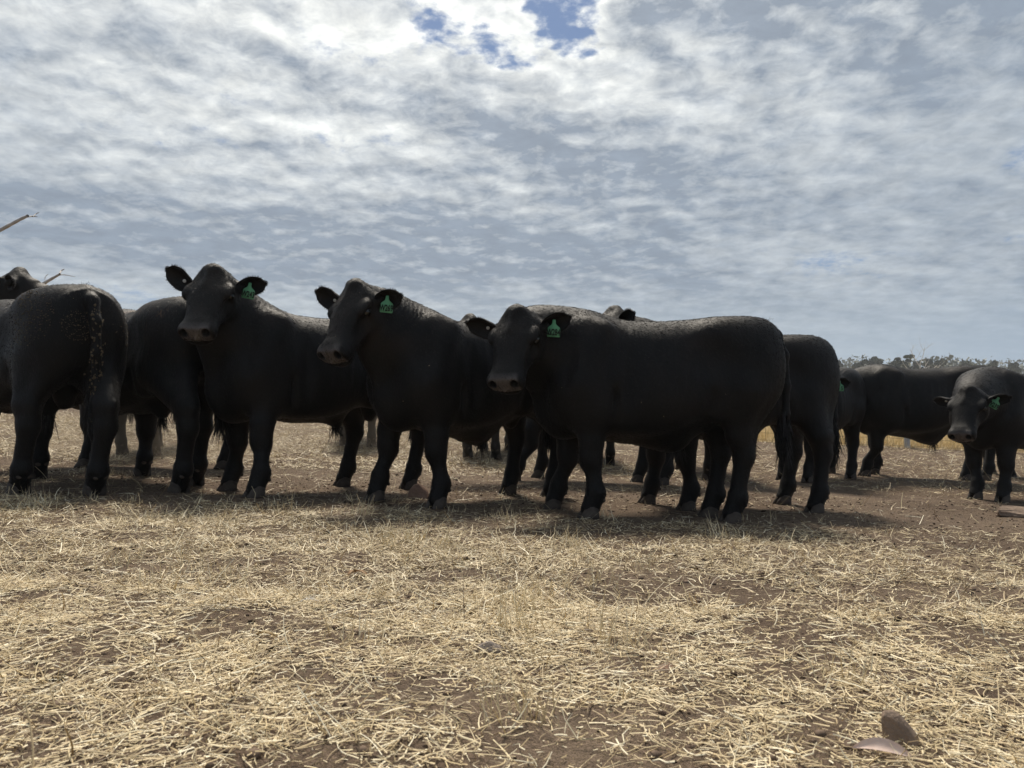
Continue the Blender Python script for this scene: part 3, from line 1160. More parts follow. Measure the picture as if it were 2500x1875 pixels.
def ball(name, r, mat, sx=1, sy=1, sz=1, nu=14, nv=9):
    u = np.linspace(0, 2 * math.pi, nu, endpoint=False)
    v = np.linspace(0.02, math.pi - .02, nv)
    V = np.stack([np.outer(np.sin(v), np.cos(u)) * sx, np.outer(np.sin(v), np.sin(u)) * sy, np.outer(np.cos(v), np.ones(nu)) * sz], -1).reshape(-1, 3) * r
    g = np.arange(nu * nv).reshape(nv, nu)
    Q = np.stack([g[:-1], g[1:], np.roll(g[1:], -1, 1), np.roll(g[:-1], -1, 1)], -1).reshape(-1, 4)
    return mesh_np(name, V, Q, None, [mat])


M_FUR = mat_leaf('short_black_hair', (.0022, .0021, .0023), (.12, .094, .076))
M_STUD = mat_plain('pale_stud', (.55, .55, .52), .4, .5)
EYE_MESH = ball('eye', .028, M_EYE)
DEW_MESH = ball('dewclaw', .021, M_DEW, .62, .95, .72)
HOOF_MESH = build_hoof()
EAR_V, EAR_Q, EAR_EDGE = build_ear()


# ------------------------------------------------------------------ the herd
def px_feet(*ps):
    return [on_ground(*p) if p is not None else None for p in ps]


HERD = 'black bulls standing in a herd'
bulls = {}


def bull(key, label, *a, **k):
    bulls[key] = build_bull('bull', label, *a, **k)


bull('E', 'long black bull side on in front, head turned to us, green tag W284', (.95, 5.50), 184,
     feet=px_feet((1450, 1264), (1360, 1240), (1795, 1272), (1745, 1262)), res=.014, head_res=.0065,
     poll=at_depth(1255, 752, 5.12), muzzle_dir=(-.12, -.26, -.45), tag_text='W284', mat=M_COAT,
     ears=[dict(lift=16, tag_turn=.1, tag_tilt=-5, cup=30), dict(lift=12, cup=35, sweep=22, size=1.12)], tail=.03, neck_r=1.04, head_len=1.02, sag=.5)
bull('D', 'black bull with wrinkled forehead and knobbly poll, green tag W269', (-.40, 5.97), -135,
     feet=px_feet((1074, 1238), (924, 1224), (1271, 1194), None), res=.014, head_res=.0065,
     poll=at_depth(857, 688, 5.25), muzzle_dir=(-.17, -.24, -.43), tag_text='W269', mat=M_COAT_BROWN,
     ears=[dict(lift=4, tag_turn=.55, tag_tilt=-6, cup=30), dict(lift=24, cup=20, sweep=28, size=1.15)], tail=.0, head_len=1.04, sag=.8)
bull('C', 'black bull looking at us with left ear raised, green tag W243', (-1.65, 6.22), -140,
     feet=px_feet((640, 1218), (565, 1194), (1000, 1192), None)[:3] + [np.array([-1.46, 6.80])], res=.014, head_res=.0065, scale=1.02,
     poll=at_depth(514, 650, 5.45), muzzle_dir=(-.02, -.33, -.42), tag_text='W243', mat=M_COAT,
     ears=[dict(lift=8, tag_turn=.15, tag_tilt=-10, cup=30), dict(lift=34, cup=20, sweep=14, size=1.12)], tail=.0, head_len=1.01)
A_parts = bull('A', 'black bull seen from behind at left edge with dung caked on rump and tail', (-3.70, 5.98), 140, scale=1.03,
               feet=px_feet(None, None, (49, 1205), (224, 1212)), res=.014, mat=M_COAT_BROWN, tail=-.02, dung=True,
               poll=(-4.75, 6.9, 1.15), muzzle_dir=(-.5, .4, -.7))
bull('B', 'black bull with rusty mud streaks on its back behind the dung caked bull', (-3.10, 6.55), 140, scale=1.05,
     feet=px_feet(None, None, (443, 1205), (474, 1184)), res=.015, mat=M_COAT_MUD, tail=-.08,
     poll=(-3.98, 7.24, 1.50), muzzle_dir=(-.8, .2, -.5))
bull('A2', 'black bull whose head with round green button tag shows at left edge above the others', (-3.78, 8.0), 193, scale=1.08,
     res=.018, head_res=.010, mat=M_COAT, poll=at_depth(44, 655, 7.5), muzzle_dir=(-.85, -.1, -.42), button=0,
     ears=[dict(lift=-4, sweep=-30, cup=10), dict(lift=10)])
bull('F', 'black bull showing its rump behind the tail of bull W284', (1.72, 6.31), 192,
     feet=px_feet((1685, 1242), (1590, 1227), (2000, 1252), (1920, 1229)), res=.015, mat=M_COAT,
     poll=at_depth(1495, 749, 6.15), muzzle_dir=(-.8, -.22, -.45), ears=[dict(lift=16, cup=10), dict(lift=10)], tail=.02)
bull('J', 'black bull with half hidden green tag reading 5 standing behind a rump', (3.66, 9.33), -137,
     feet=px_feet((1975, 1178), (1913, 1171), (2079, 1167), (2029, 1155)), res=.016, mat=M_COAT, scale=.98,
     poll=at_depth(1990, 905, 8.72), muzzle_dir=(-.3, -.55, -.7), tag_text='     5', ears=[dict(lift=0, cup=25), {}])
bull('H', 'black bull side on by the fence with long wispy hair hanging from its belly', (5.22, 9.95), 177,
     feet=px_feet((2112, 1160), (2140, 1157), (2362, 1172), (2412, 1172)), res=.016, mat=M_COAT, scale=1.02,
     poll=(3.98, 9.98, 1.18), muzzle_dir=(-.7, .1, -.7), sag=1.0)
bull('G', 'black bull with lowered head at right edge, green tag W239', (5.30, 8.12), -155, scale=.95,
     feet=px_feet((2452, 1224), (2386, 1216), None, None), res=.015, head_res=.009, mat=M_COAT,
     poll=at_depth(2360, 945, 7.35), muzzle_dir=(-.24, -.19, -.43), tag_text='W239',
     ears=[dict(lift=6, tag_turn=.1, tag_tilt=-35, cup=45), dict(lift=2, cup=45)])
bull('I', 'black bull whose poll and one ear tip show between bulls W269 and W284', (.80, 8.30), 181, scale=1.03,
     feet=px_feet((1240, 1170), None, (1625, 1182), (1566, 1177)), res=.018, mat=M_COAT,
     poll=at_depth(1142, 768, 8.0), muzzle_dir=(-.7, -.3, -.5), ears=[dict(lift=14), dict(lift=14)])


# herd mates of which little more than the legs shows: one shape, copied with all of its parts
def copy_tree(o, parent=None):
    c = o.copy()
    COL.objects.link(c)
    c.parent = parent
    for ch in o.children:
        copy_tree(ch, c)
    return c


proto = None
for i, (x, y, a, s, lab) in enumerate((
        (2.38, 9.45, 92, 1.0, 'black bull standing tail on, only legs seen under bull W284'),
        (-2.33, 11.75, 100, 1.0, 'far dusty bull whose legs show under the belly of bull W243'),
        (-.30, 10.95, 82, 1.0, 'far dusty bull whose legs show under the belly of bull W269'),
        (1.02, 10.70, 95, .98, 'far dusty bull whose legs show behind foreleg of bull W284'),
        (-4.45, 9.75, 96, .98, 'far dusty bull whose legs show between the mud streaked bull and others'),
        (7.45, 10.7, 5, 1.0, 'black bull cut by right edge, its back just showing behind'))):
    if proto is None:
        proto = build_bull('bull', lab, (x, y), a, scale=s, res=.02, poll=None, hair_n=.4)[0]
        o = proto
    else:
        o = copy_tree(proto)
        o['label'] = lab
    o.location = (x, y, float(base_h(x, y)))
    o.rotation_euler = (0, 0, R(a))
    o.scale = (s,) * 3


def lumps(P, r, mat, name, parent=None, seed=3, squash=.7, N=None):
    """many small irregular lumps in one mesh"""
    g = np.random.default_rng(seed)
    t = (1 + 5 ** .5) / 2
    I = np.array([(-1, t, 0), (1, t, 0), (-1, -t, 0), (1, -t, 0), (0, -1, t), (0, 1, t), (0, -1, -t), (0, 1, -t), (t, 0, -1), (t, 0, 1), (-t, 0, -1), (-t, 0, 1)]) / 1.902
    T = np.array([(0, 11, 5), (0, 5, 1), (0, 1, 7), (0, 7, 10), (0, 10, 11), (1, 5, 9), (5, 11, 4), (11, 10, 2), (10, 7, 6), (7, 1, 8), (3, 9, 4), (3, 4, 2), (3, 2, 6), (3, 6, 8), (3, 8, 9), (4, 9, 5), (2, 4, 11), (6, 2, 10), (8, 6, 7), (9, 8, 1)])
    n = len(P)
    V = I[None] * g.uniform(.6, 1.25, (n, 12, 1)) * np.asarray(r).reshape(-1, 1, 1)
    V = V * np.stack([g.uniform(.7, 1.3, n), g.uniform(.7, 1.3, n), np.full(n, squash)], 1)[:, None]
    V = V + P[:, None]
    Tt = (np.arange(n)[:, None, None] * 12 + T[None]).reshape(-1, 3)
    return obj(name, mesh_np(name, V.reshape(-1, 3), None, Tt, [mat], smooth=False), parent)


def cake_bull_in_dung():
    root, V, Q, tl = bulls['A']
    g = np.random.default_rng(5)
    # centre of the rump patches and the tail, in the bull's own frame
    sel = []
    for (c, rad, n) in (((-.62, .26, 1.27), .09, 300), ((-.74, .25, 1.14), .20, 420), ((-.90, .09, 1.10), .12, 260), ((-.62, .30, 1.0), .18, 60), ((-.85, -.2, 1.1), .14, 80)):
        d = np.linalg.norm(V - c, axis=1)
        ok = np.nonzero(d < rad)[0]
        if len(ok):
            w = np.exp(-(d[ok] / rad) ** 2 * 2)
            sel.append(g.choice(ok, min(n, len(ok)), p=w / w.sum(), replace=False))
    idx = np.concatenate(sel)
    o = lumps(V[idx] + g.normal(0, .006, (len(idx), 3)) * [1, .4, 1], g.uniform(.0015, .0055, len(idx)), M_DUNG, 'dried_dung', root, 4, .8)
    tag(o, None, None, None, 'stuff')
    pts = []
    T = np.array(tl)
    for k in range(330):
        t = g.beta(2.2, 1.6) * (len(T) - 1)
        i = min(int(t), len(T) - 2)
        p = T[i] + (T[i + 1] - T[i]) * (t - i)
        pts.append(p + g.normal(0, 1, 3) * [.018, .02, .012] + [-.012, 0, 0])
    for k in range(60):
        pts.append(T[-1] + [g.normal(-.012, .014), g.normal(0, .018), -g.uniform(0, .2)])
    o = lumps(np.array(pts), g.uniform(.003, .0095, len(pts)), M_DUNG, 'dung_on_tail', root, 6, 1.3)
    tag(o, None, None, None, 'stuff')


cake_bull_in_dung()


for key_, n_, dusty_ in (('A', 34000, 1.1), ('B', 22000, 1.3), ('C', 34000, .8), ('D', 36000, 1.0), ('E', 40000, .7), ('F', 22000, .7), ('G', 18000, .7), ('H', 14000, .8)):
    coat_hair(bulls[key_][0], bulls[key_][1], bulls[key_][2], n_, 500 + ord(key_), dusty_)


def chaff_on_coats():
    """bits of straw and chaff caught in the coats"""
    g = np.random.default_rng(15)
    for key, n in (('A', 60), ('B', 40), ('C', 50), ('D', 50), ('E', 70), ('F', 40), ('H', 50), ('G', 40), ('J', 20)):
        root, V, Q, tl = bulls[key]
        idx = g.choice(len(V), n, replace=False)
        L = g.uniform(.004, .016, n) * (g.random(n) ** 1.5 + .3)
        D = g.normal(0, 1, (n, 3))
        a, b, c = strands([V[idx]], [D], [L], .0016, .3)
        o = obj('chaff', mesh_np('chaff', a, b, c, [M_STRAW], attrs={'tone': np.repeat(g.uniform(.4, .8, n), 5)}), root)
        tag(o, None, None, None, 'stuff')


chaff_on_coats()


# ------------------------------------------------------------------ straw lying on the paddock
def straw_density(x, y):
    p = fbm(x * 1.3 + 7, y * 1.3, 31, 4) * .5 + fbm(x * 6 + 2, y * 6, 35, 3) * .5
    d = np.clip((p - .33) * 4.0, .14, 1)
    # thicker on the near left, thinner to the right and where the herd stands
    d = d * np.clip(1.0 - .13 * (x - .2) * np.clip(y / 3, .3, 1.4), .45, 1.25)
    herd = 1 / (1 + np.exp(-(y - 4.35) / .22))
    back = 1 / (1 + np.exp(-(y - 8.8) / .4))
    return d * (1 - .62 * herd * (1 - .8 * back))


def scatter(n, y0, y1, spread, seed):
    g = np.random.default_rng(seed)
    P = []
    tot = 0
    while tot < n:
        m = n
        y = np.sqrt(g.uniform(y0 ** 2, y1 ** 2, m))
        x = g.uniform(-1, 1, m) * (spread * y + .5)
        k = g.random(m) < straw_density(x, y)
        k &= in_field(x, y) < 0
        P.append(np.stack([x[k], y[k]], 1))
        tot += k.sum()
    return np.concatenate(P)[:n], g


def straws(name, n, y0, y1, lmin, lmax, wid, seed, tube, label, lift=.012, segs=3):
    P, g = scatter(n, y0, y1, .74, seed)
    n = len(P)
    L = lmin + (lmax - lmin) * g.random(n) ** 3.0
    A = g.uniform(0, 2 * math.pi, n)
    B = g.normal(0, .6, n)                             # bend in plan
    W = wid * g.uniform(.35, 1.5, n)
    t0 = np.where(g.random(n) < .12, g.uniform(.3, 1.1, n), g.uniform(-.03, .32, n) * (g.random(n) < .7))                         # pitch
    z0 = ground_h(P[:, 0], P[:, 1]) + g.random(n) ** 2 * lift + .002
    k = segs + 1
    pts = np.zeros((n, k, 3))
    pts[:, 0, 0], pts[:, 0, 1], pts[:, 0, 2] = P[:, 0], P[:, 1], z0
    kink = g.normal(0, .7, (n, k)) * (g.random((n, 1)) < .4)
    for i in range(1, k):
        a = A + B * (i / segs - .5) + kink[:, i]
        st = L / segs
        pts[:, i, 0] = pts[:, i - 1, 0] + np.cos(a) * st
        pts[:, i, 1] = pts[:, i - 1, 1] + np.sin(a) * st
        pts[:, i, 2] = pts[:, i - 1, 2] + st * (t0 + g.normal(0, .05, n))
    gz = ground_h(pts[:, :, 0], pts[:, :, 1]) + .0015
    pts[:, :, 2] = np.maximum(pts[:, :, 2], gz)
    tone = np.clip(g.normal(.56, .25, n), 0, 1)
    tone = np.where(g.random(n) < .10, g.uniform(.88, 1, n), tone)
    side = np.stack([-np.sin(A), np.cos(A), g.normal(0, .35, n)], 1)
    side /= np.linalg.norm(side, axis=1)[:, None]
    taper = np.linspace(1, .62, k)
    if tube:
        up = np.array([0, 0, 1.0])
        rings = []
        for i in range(k):
            w = (W * taper[i])[:, None]
            rings += [pts[:, i] - side * w, pts[:, i] + side * w, pts[:, i] + up * w * 1.4]
        V = np.stack(rings, 1).reshape(-1, 3)
        b = np.arange(n)[:, None, None] * (3 * k)
        Qs = np.array([[3 * i + a, 3 * i + (a + 1) % 3, 3 * i + 3 + (a + 1) % 3, 3 * i + 3 + a] for i in range(segs) for a in (1, 2)])
        Q = (b + Qs[None]).reshape(-1, 4)
        tn = np.repeat(tone, 3 * k)
    else:
        rings = []
        for i in range(k):
            w = (W * taper[i])[:, None]
            rings += [pts[:, i] - side * w, pts[:, i] + side * w]
        V = np.stack(rings, 1).reshape(-1, 3)
        b = np.arange(n)[:, None, None] * (2 * k)
        Qs = np.array([[2 * i, 2 * i + 1, 2 * i + 3, 2 * i + 2] for i in range(segs)])
        Q = (b + Qs[None]).reshape(-1, 4)
        tn = np.repeat(tone, 2 * k)
    o = obj(name, mesh_np(name, V, Q, None, [M_STRAW], smooth=False, attrs={'tone': tn}))
    tag(o, label, 'straw', None, 'stuff')


straws('straw_litter', 50000, .95, 2.7, .008, .095, .00125, 101, True, 'pale broken straw littering the ground nearest to us')
straws('straw_litter', 84000, 2.5, 5.2, .010, .10, .0014, 102, False, 'pale broken straw littering the ground before the herd')
straws('straw_litter', 70000, 5.0, 14.2, .02, .14, .0018, 103, False, 'trodden straw littering the ground among and behind the herd', segs=2)
straws('straw_litter', 60000, 8.3, 15.5, .03, .16, .0030, 104, False, 'pale straw strewn over open ground behind the herd', segs=1)


def stubble():
    """upright tufts of dry grass and stubble"""
    g = np.random.default_rng(44)
    C = [on_ground(x, y) for (x, y) in ((300, 1375), (480, 1390), (440, 1360), (560, 1290), (1265, 1490), (1255, 1540), (1290, 1470), (1440, 1560), (960, 1330), (1010, 1320), (1080, 1345), (260, 1160), (90, 1235),
                                        (1385, 1330), (350, 1440), (1580, 1390), (1450, 1430), (1530, 1590), (1745, 1310), (700, 1260), (880, 1255), (1240, 1270), (1480, 1262), (540, 1420), (860, 1560), (2080, 1660), (1270, 1750))]
    big = len(C)
    P, _ = scatter(230, 1.3, 8.5, .7, 45)
    C = np.array(list(C) + list(P))
    roots, dirs, lens, tones = [], [], [], []
    for i, c in enumerate(C):
        n = g.integers(22, 46) if i < big else g.integers(3, 9)
        sp = .05 if i < big else .018
        xy = c + g.normal(0, sp, (n, 2))
        z = ground_h(xy[:, 0], xy[:, 1])
        roots.append(np.c_[xy, z])
        dirs.append(np.c_[g.normal(0, .28, (n, 2)), np.ones(n)])
        lens.append(g.uniform(.04, .12, n) * (1.1 if i < big else .6))
        tones.append(g.uniform(.6, 1.0, n))
    V, Q, T = strands(roots, dirs, lens, .0017, .45)
    o = obj('dry_stubble', mesh_np('dry_stubble', V, Q, T, [M_STRAW], smooth=False, attrs={'tone': np.repeat(np.concatenate(tones), 5)}))
    tag(o, 'upright tufts of dry yellow grass stubble in the paddock', 'dry grass', None, 'stuff')


stubble()


def crumbs():
    g = np.random.default_rng(61)
    P, _ = scatter(6500, 1.0, 9, .74, 62)
    r = g.uniform(.0015, .006, len(P)) * (1 + (g.random(len(P)) < .05) * 2.0)
    P3 = np.c_[P, ground_h(P[:, 0], P[:, 1]) + r * .3]
    o = lumps(P3, r, M_CRUMB, 'dung_crumbs', None, 8, .7)
    tag(o, 'dark crumbs of dung and earth scattered through the straw', 'crumbs', None, 'stuff')


crumbs()


def clods():
    g = np.random.default_rng(81)
    n = 9000
    y = np.sqrt(g.uniform(1.0, 7.5 ** 2, n))
    x = g.uniform(-1, 1, n) * (.74 * y + .4)
    r = .0025 + .012 * g.random(n) ** 3
    P3 = np.c_[x, y, ground_h(x, y) + r * .15]
    o = lumps(P3, r, M_CLOD, 'earth_clods', None, 9, .75)
    tag(o, 'small crumbling clods of grey brown earth between the straw', 'clods', None, 'stuff')


clods()


# ------------------------------------------------------------------ stones, leaves, feather
def rock(name, label, xy, pts, mat, rz=0.0, sub=2, rough=.06, sink=.012, seed=1):
    """a stone hewn from a list of corner points (hull), softened and roughened"""
    import bmesh
    bm = bmesh.new()
    for p in pts:
        bm.verts.new(p)
    bmesh.ops.convex_hull(bm, input=bm.verts)
    bmesh.ops.bevel(bm, geom=bm.edges[:], offset=.006, segments=1, affect='EDGES')
    bmesh.ops.triangulate(bm, faces=bm.faces)
    bmesh.ops.subdivide_edges(bm, edges=bm.edges[:], cuts=sub, use_grid_fill=True)
    size = max(max(abs(c) for c in p) for p in pts)
    for v in bm.verts:
        a = float(vnoise(v.co.x * 9 / size + 3, v.co.z * 9 / size + v.co.y * 7 / size, seed)) - .5
        b = float(vnoise(v.co.x * 25 / size, v.co.z * 25 / size + v.co.y * 21 / size, seed + 4)) - .5
        v.co *= 1 + rough * (a + .5 * b)
    me = bpy.data.meshes.new(name)
    bm.to_mesh(me)
    bm.free()
    me.materials.append(mat)
    o = obj(name, me)
    o.location = (xy[0], xy[1], float(ground_h(*xy)) - sink)
    o.rotation_euler = (0, 0, rz)
    return tag(o, label, 'stone')


rock('stone', 'rounded pinkish stone between the forelegs of bull W269', on_ground(1022, 1214),
     [(-.085, -.05, 0), (.085, -.06, 0), (.09, .05, 0), (-.08, .06, 0), (-.07, -.05, .07), (.075, -.05, .06), (.06, .04, .08), (-.04, .04, .11), (-.01, -.04, .125), (.04, 0, .10)], M_ROCK_PINK, 0, 2, .07, .01, 2)
rock('stone', 'flat brown slab of stone at the right edge of the picture', on_ground(2490, 1262),
     [(-.19, -.07, .02), (-.17, .06, .01), (.20, .08, 0), (.22, -.10, 0), (-.19, -.05, .065), (-.12, .04, .10), (.15, .06, .085), (.20, -.04, .055), (.0, -.10, .03), (.1, -.12, 0)], M_ROCK, R(-8), 3, .10, .006, 5)
rock('stone', 'upright wedge of brown stone in the straw at lower right', on_ground(2195, 1822),
     [(-.030, -.022, 0), (.036, -.030, 0), (.040, .018, 0), (-.026, .020, 0), (-.034, -.006, .062), (-.022, .014, .066), (.002, .010, .064), (-.008, -.012, .060), (.034, -.004, .026)], M_ROCK, R(-14), 2, .012, .004, 7)
rock('stone', 'small low brown stone half buried at centre of straw', on_ground(1192, 1588),
     [(-.045, -.02, 0), (.04, -.025, 0), (.045, .02, 0), (-.03, .025, 0), (-.03, -.01, .022), (.005, .0, .032), (.03, .01, .018)], M_ROCK_GREY, 0, 2, .08, .004, 9)
rock('stone', 'flat reddish stone lying in bare earth right of centre', on_ground(1625, 1628),
     [(-.04, -.02, 0), (.035, -.025, 0), (.04, .02, 0), (-.03, .02, 0), (-.03, -.01, .014), (.01, .0, .02), (.028, .01, .012)], M_ROCK_PINK, .4, 2, .08, .004, 12)


def leaf(label, xy, length, width, curve, rz, mat, lift=.012, curl=.02, tilt=0.0):
    n, m = 14, 5
    t = np.linspace(0, 1, n)
    w = width * np.sin(np.pi * np.clip(t, .02, .985)) ** .75 * (1 - .25 * t)
    s = np.linspace(-1, 1, m)
    V = []
    for side in (0, 1):
        for a, b in zip(t, w):
            th = (a - .5) * curve
            cx, cy = (math.sin(th) / curve * length, (1 - math.cos(th)) / curve * length)
            nx, ny = -math.sin(th), math.cos(th)
            for q in s:
                V.append((cx + nx * b * q, cy + ny * b * q, lift * math.sin(math.pi * a) + curl * (q * q) * .25 + (a - .5) * .006 - side * .0008))
    g = np.arange(n * m).reshape(n, m)
    Q = np.stack([g[:-1, :-1], g[1:, :-1], g[1:, 1:], g[:-1, 1:]], -1).reshape(-1, 4)
    Q = np.concatenate([Q[:, ::-1], Q + n * m])
    o = obj('dry_leaf', mesh_np('dry_leaf', V, Q, None, [mat]))
    o.location = (xy[0], xy[1], float(ground_h(*xy)) + .010 + .012 * abs(math.sin(tilt)))
    o.rotation_euler = (tilt, 0, rz)
    tag(o, label, 'leaf', 'dry gum leaves on the ground')


leaf('curved pinkish gum leaf beside the wedge of stone at lower right', on_ground(2152, 1852), .105, .014, .9, R(160), M_LEAF_PINK, .008, .012, R(-48))
leaf('brown gum leaf lying in the straw left of centre', on_ground(880, 1405), .08, .010, .6, R(150), M_LEAF_BROWN, .012)
leaf('pale tan leaf in the straw below the white feather', on_ground(645, 1555), .075, .009, .8, R(-25), M_LEAF_TAN)
leaf('reddish brown curled leaf on bare earth in the middle distance', on_ground(860, 1402 + 2), .05, .012, .5, R(60), M_LEAF_BROWN)
leaf('tan leaf standing on edge near the tuft at centre', on_ground(1015, 1395), .06, .012, .5, R(20), M_LEAF_TAN, .02)


def feather():
    g = np.random.default_rng(71)
    n = 90
    t = np.linspace(0, 1, n)
    L = .06
    roots = np.c_[t * L, np.zeros(n), .006 + .008 * np.sin(np.pi * t)]
    s = np.where(np.arange(n) % 2 == 0, 1, -1)
    dirs = np.c_[np.full(n, .6), s, np.full(n, .25)] + g.normal(0, .12, (n, 3))
    V, Q, T = strands([roots], [dirs], [.018 * np.sin(np.pi * np.clip(t, .08, .95)) + .003], .0006, .3)
    o = obj('feather', mesh_np('feather', V, Q, T, [M_FEATHER], smooth=False))
    xy = on_ground(728, 1482)
    o.location = (xy[0], xy[1], float(ground_h(*xy)) + .012)
    o.rotation_euler = (0, 0, R(12))
    tag(o, 'small fluffy white feather caught in the straw left of centre', 'feather')


feather()


# ------------------------------------------------------------------ fence
def tube(pts, rad, n=6):
    pts = np.asarray(pts, float)
    k = len(pts)
    rad = np.broadcast_to(rad, (k,))
    t = np.gradient(pts, axis=0)
    t /= np.linalg.norm(t, axis=1)[:, None]
    ref = np.array([.31, .17, .93])
    a = np.cross(t, ref)
    a /= np.linalg.norm(a, axis=1)[:, None]
    b = np.cross(t, a)
    u = np.linspace(0, 2 * math.pi, n, endpoint=False)
    V = pts[:, None] + rad[:, None, None] * (np.cos(u)[None, :, None] * a[:, None] + np.sin(u)[None, :, None] * b[:, None])
    g = np.arange(k * n).reshape(k, n)
    Q = np.stack([g[:-1], np.roll(g[:-1], -1, 1), np.roll(g[1:], -1, 1), g[1:]], -1).reshape(-1, 4)
    return V.reshape(-1, 3), Q


def build_fence():
    root = thing('wire_fence', 'wire mesh stock fence on steel posts edging the golden field', 'fence', (FENCE_B[0], FENCE_B[1], float(base_h(*FENCE_B))))
    o3 = np.array(root.location)

    def span(a, b, step, first):
        a, b = np.array(a), np.array(b)
        L = np.linalg.norm(b - a)
        ts = np.arange(first, L, step)
        return [a + (b - a) * t / L for t in ts]
    # posts
    pm = None
    for p in span(FENCE_B, FENCE_A, 3.05, 2.97) + [np.array(FENCE_B)] + span(FENCE_B, FENCE_C, 4.0, 4.0):
        if pm is None:
            V, Q = tube([(0, 0, -.25), (0, 0, .4), (0, 0, 1.14), (0, 0, 1.155), (0, 0, 1.16)], [.052, .052, .052, .046, .004], 16)
            pm = mesh_np('post', V, Q, None, [M_STEEL])
        o = obj('post', pm, root)
        o.location = np.array([p[0], p[1], float(base_h(*p))]) - o3
    hs = (.03, .16, .29, .43, .58, .75, .95)
    for (A, B, step) in ((FENCE_B, FENCE_A, .6), (FENCE_B, FENCE_C, 2.0)):
        line = np.array(span(A, B, step, 0))
        gz = base_h(line[:, 0], line[:, 1])
        for h in hs:
            V, Q = tube(np.c_[line, gz + h + .004 * np.sin(np.arange(len(line)) * 1.7)] - o3, .0034, 5)
            obj('line_wire', mesh_np('line_wire', V, Q, None, [M_WIRE]), root)
    V, Q = tube([(0, 0, .03), (.004, 0, .5), (0, 0, .95)], .0030, 5)
    pk = mesh_np('picket_wire', V, Q, None, [M_WIRE])
    for p in span(FENCE_B, FENCE_A, .31, .15):
        o = obj('picket_wire', pk, root)
        o.location = np.array([p[0], p[1], float(base_h(*p))]) - o3


build_fence()


def field_stalks():
    g = np.random.default_rng(91)
    n = 60000
    y = 13.6 + 26 * g.random(n) ** 2
    x = g.uniform(0, 1, n) * (y * .75 - 2) + 2
    k = in_field(x, y) > .02
    x, y = x[k], y[k]
    n = len(x)
    V, Q, T = strands([np.c_[x, y, ground_h(x, y) - .01]], [np.c_[g.normal(0, .35, (n, 2)), np.ones(n)]], [g.uniform(.08, .26, n)], .003, .5)
    o = obj('golden_stubble', mesh_np('golden_stubble', V, Q, T, [M_FIELD], smooth=False, attrs={'tone': np.repeat(g.random(n), 5)}))
    tag(o, 'golden cut stubble filling the field beyond the wire fence', 'stubble', None, 'stuff')
    # longer dry grass along the foot of the fence
    A, B = np.array(FENCE_B), np.array(FENCE_A)
    n = 2600
    t = g.random(n)
    P = A + (B - A) * t[:, None] + g.normal(0, .10, (n, 2))
    V, Q, T = strands([np.c_[P, ground_h(P[:, 0], P[:, 1]) - .01]], [np.c_[g.normal(0, .5, (n, 2)), np.ones(n)]], [g.uniform(.05, .2, n)], .0025, .6)
    o = obj('fence_grass', mesh_np('fence_grass', V, Q, T, [M_STRAW], smooth=False, attrs={'tone': np.repeat(g.uniform(.3, .9, n), 5)}))
    tag(o, 'ragged dry grass along the foot of the wire fence', 'dry grass', None, 'stuff')


field_stalks()


# ------------------------------------------------------------------ trees
def limb_path(p, d, L, g, wob=.15, n=6, up=.0):
    pts = [np.array(p, float)]
    d = np.array(d, float)
    d /= np.linalg.norm(d)
    for i in range(n):
        d = d + g.normal(0, wob, 3) + np.array([0, 0, up])
        d /= np.linalg.norm(d)
        pts.append(pts[-1] + d * L / n)
    return np.array(pts), d


def join(parts):
    V, Q, o = [], [], 0
    for a, b in parts:
        V.append(a)
        Q.append(b + o)
        o += len(a)
    return np.concatenate(V), np.concatenate(Q)


def dead_limbs(p, d, L, r, depth, g, out, up=.05):
    pts, e = limb_path(p, d, L, g, .16, 6, up)
    rad = np.linspace(r, r * .45, len(pts))
    out.append(tube(pts, rad, 6))
    if depth == 0:
        return
    for i in range(g.integers(2, 4)):
        j = g.integers(2, len(pts))
        nd = e + g.normal(0, .75, 3)
        nd[2] = abs(nd[2]) * .8 + .1
        dead_limbs(pts[j], nd, L * g.uniform(.45, .7), rad[j] * .7, depth - 1, g, out, up)


def leaf_clumps(cs, rs, per, size, g, flat=.6):
    """leaf-sized faces spread through clumps; returns vertices, quads, tone"""
    P, T = [], []
    for c, r in zip(cs, rs):
        q = g.normal(0, 1, (per, 3))
        q /= np.linalg.norm(q, axis=1)[:, None]
        q *= (g.random(per) ** .45)[:, None] * r
        q[:, 2] *= flat
        P.append(np.asarray(c) + q)
        T.append(np.clip(g.normal(.45, .2) + g.normal(0, .2, per), 0, 1))
    P = np.concatenate(P)
    T = np.concatenate(T)
    n = len(P)
    a = g.normal(0, 1, (n, 3))
    a /= np.linalg.norm(a, axis=1)[:, None]
    b = np.cross(a, g.normal(0, 1, (n, 3)))
    b /= np.linalg.norm(b, axis=1)[:, None]
    s = size * g.uniform(.5, 1.3, n)[:, None]
    V = np.stack([P - a * s - b * s * .5, P + a * s - b * s * .4, P + a * s * .8 + b * s * .5, P - a * s * .9 + b * s * .4], 1).reshape(-1, 3)
    Q = np.arange(n * 4).reshape(-1, 4)
    return V, Q, np.repeat(T, 4)


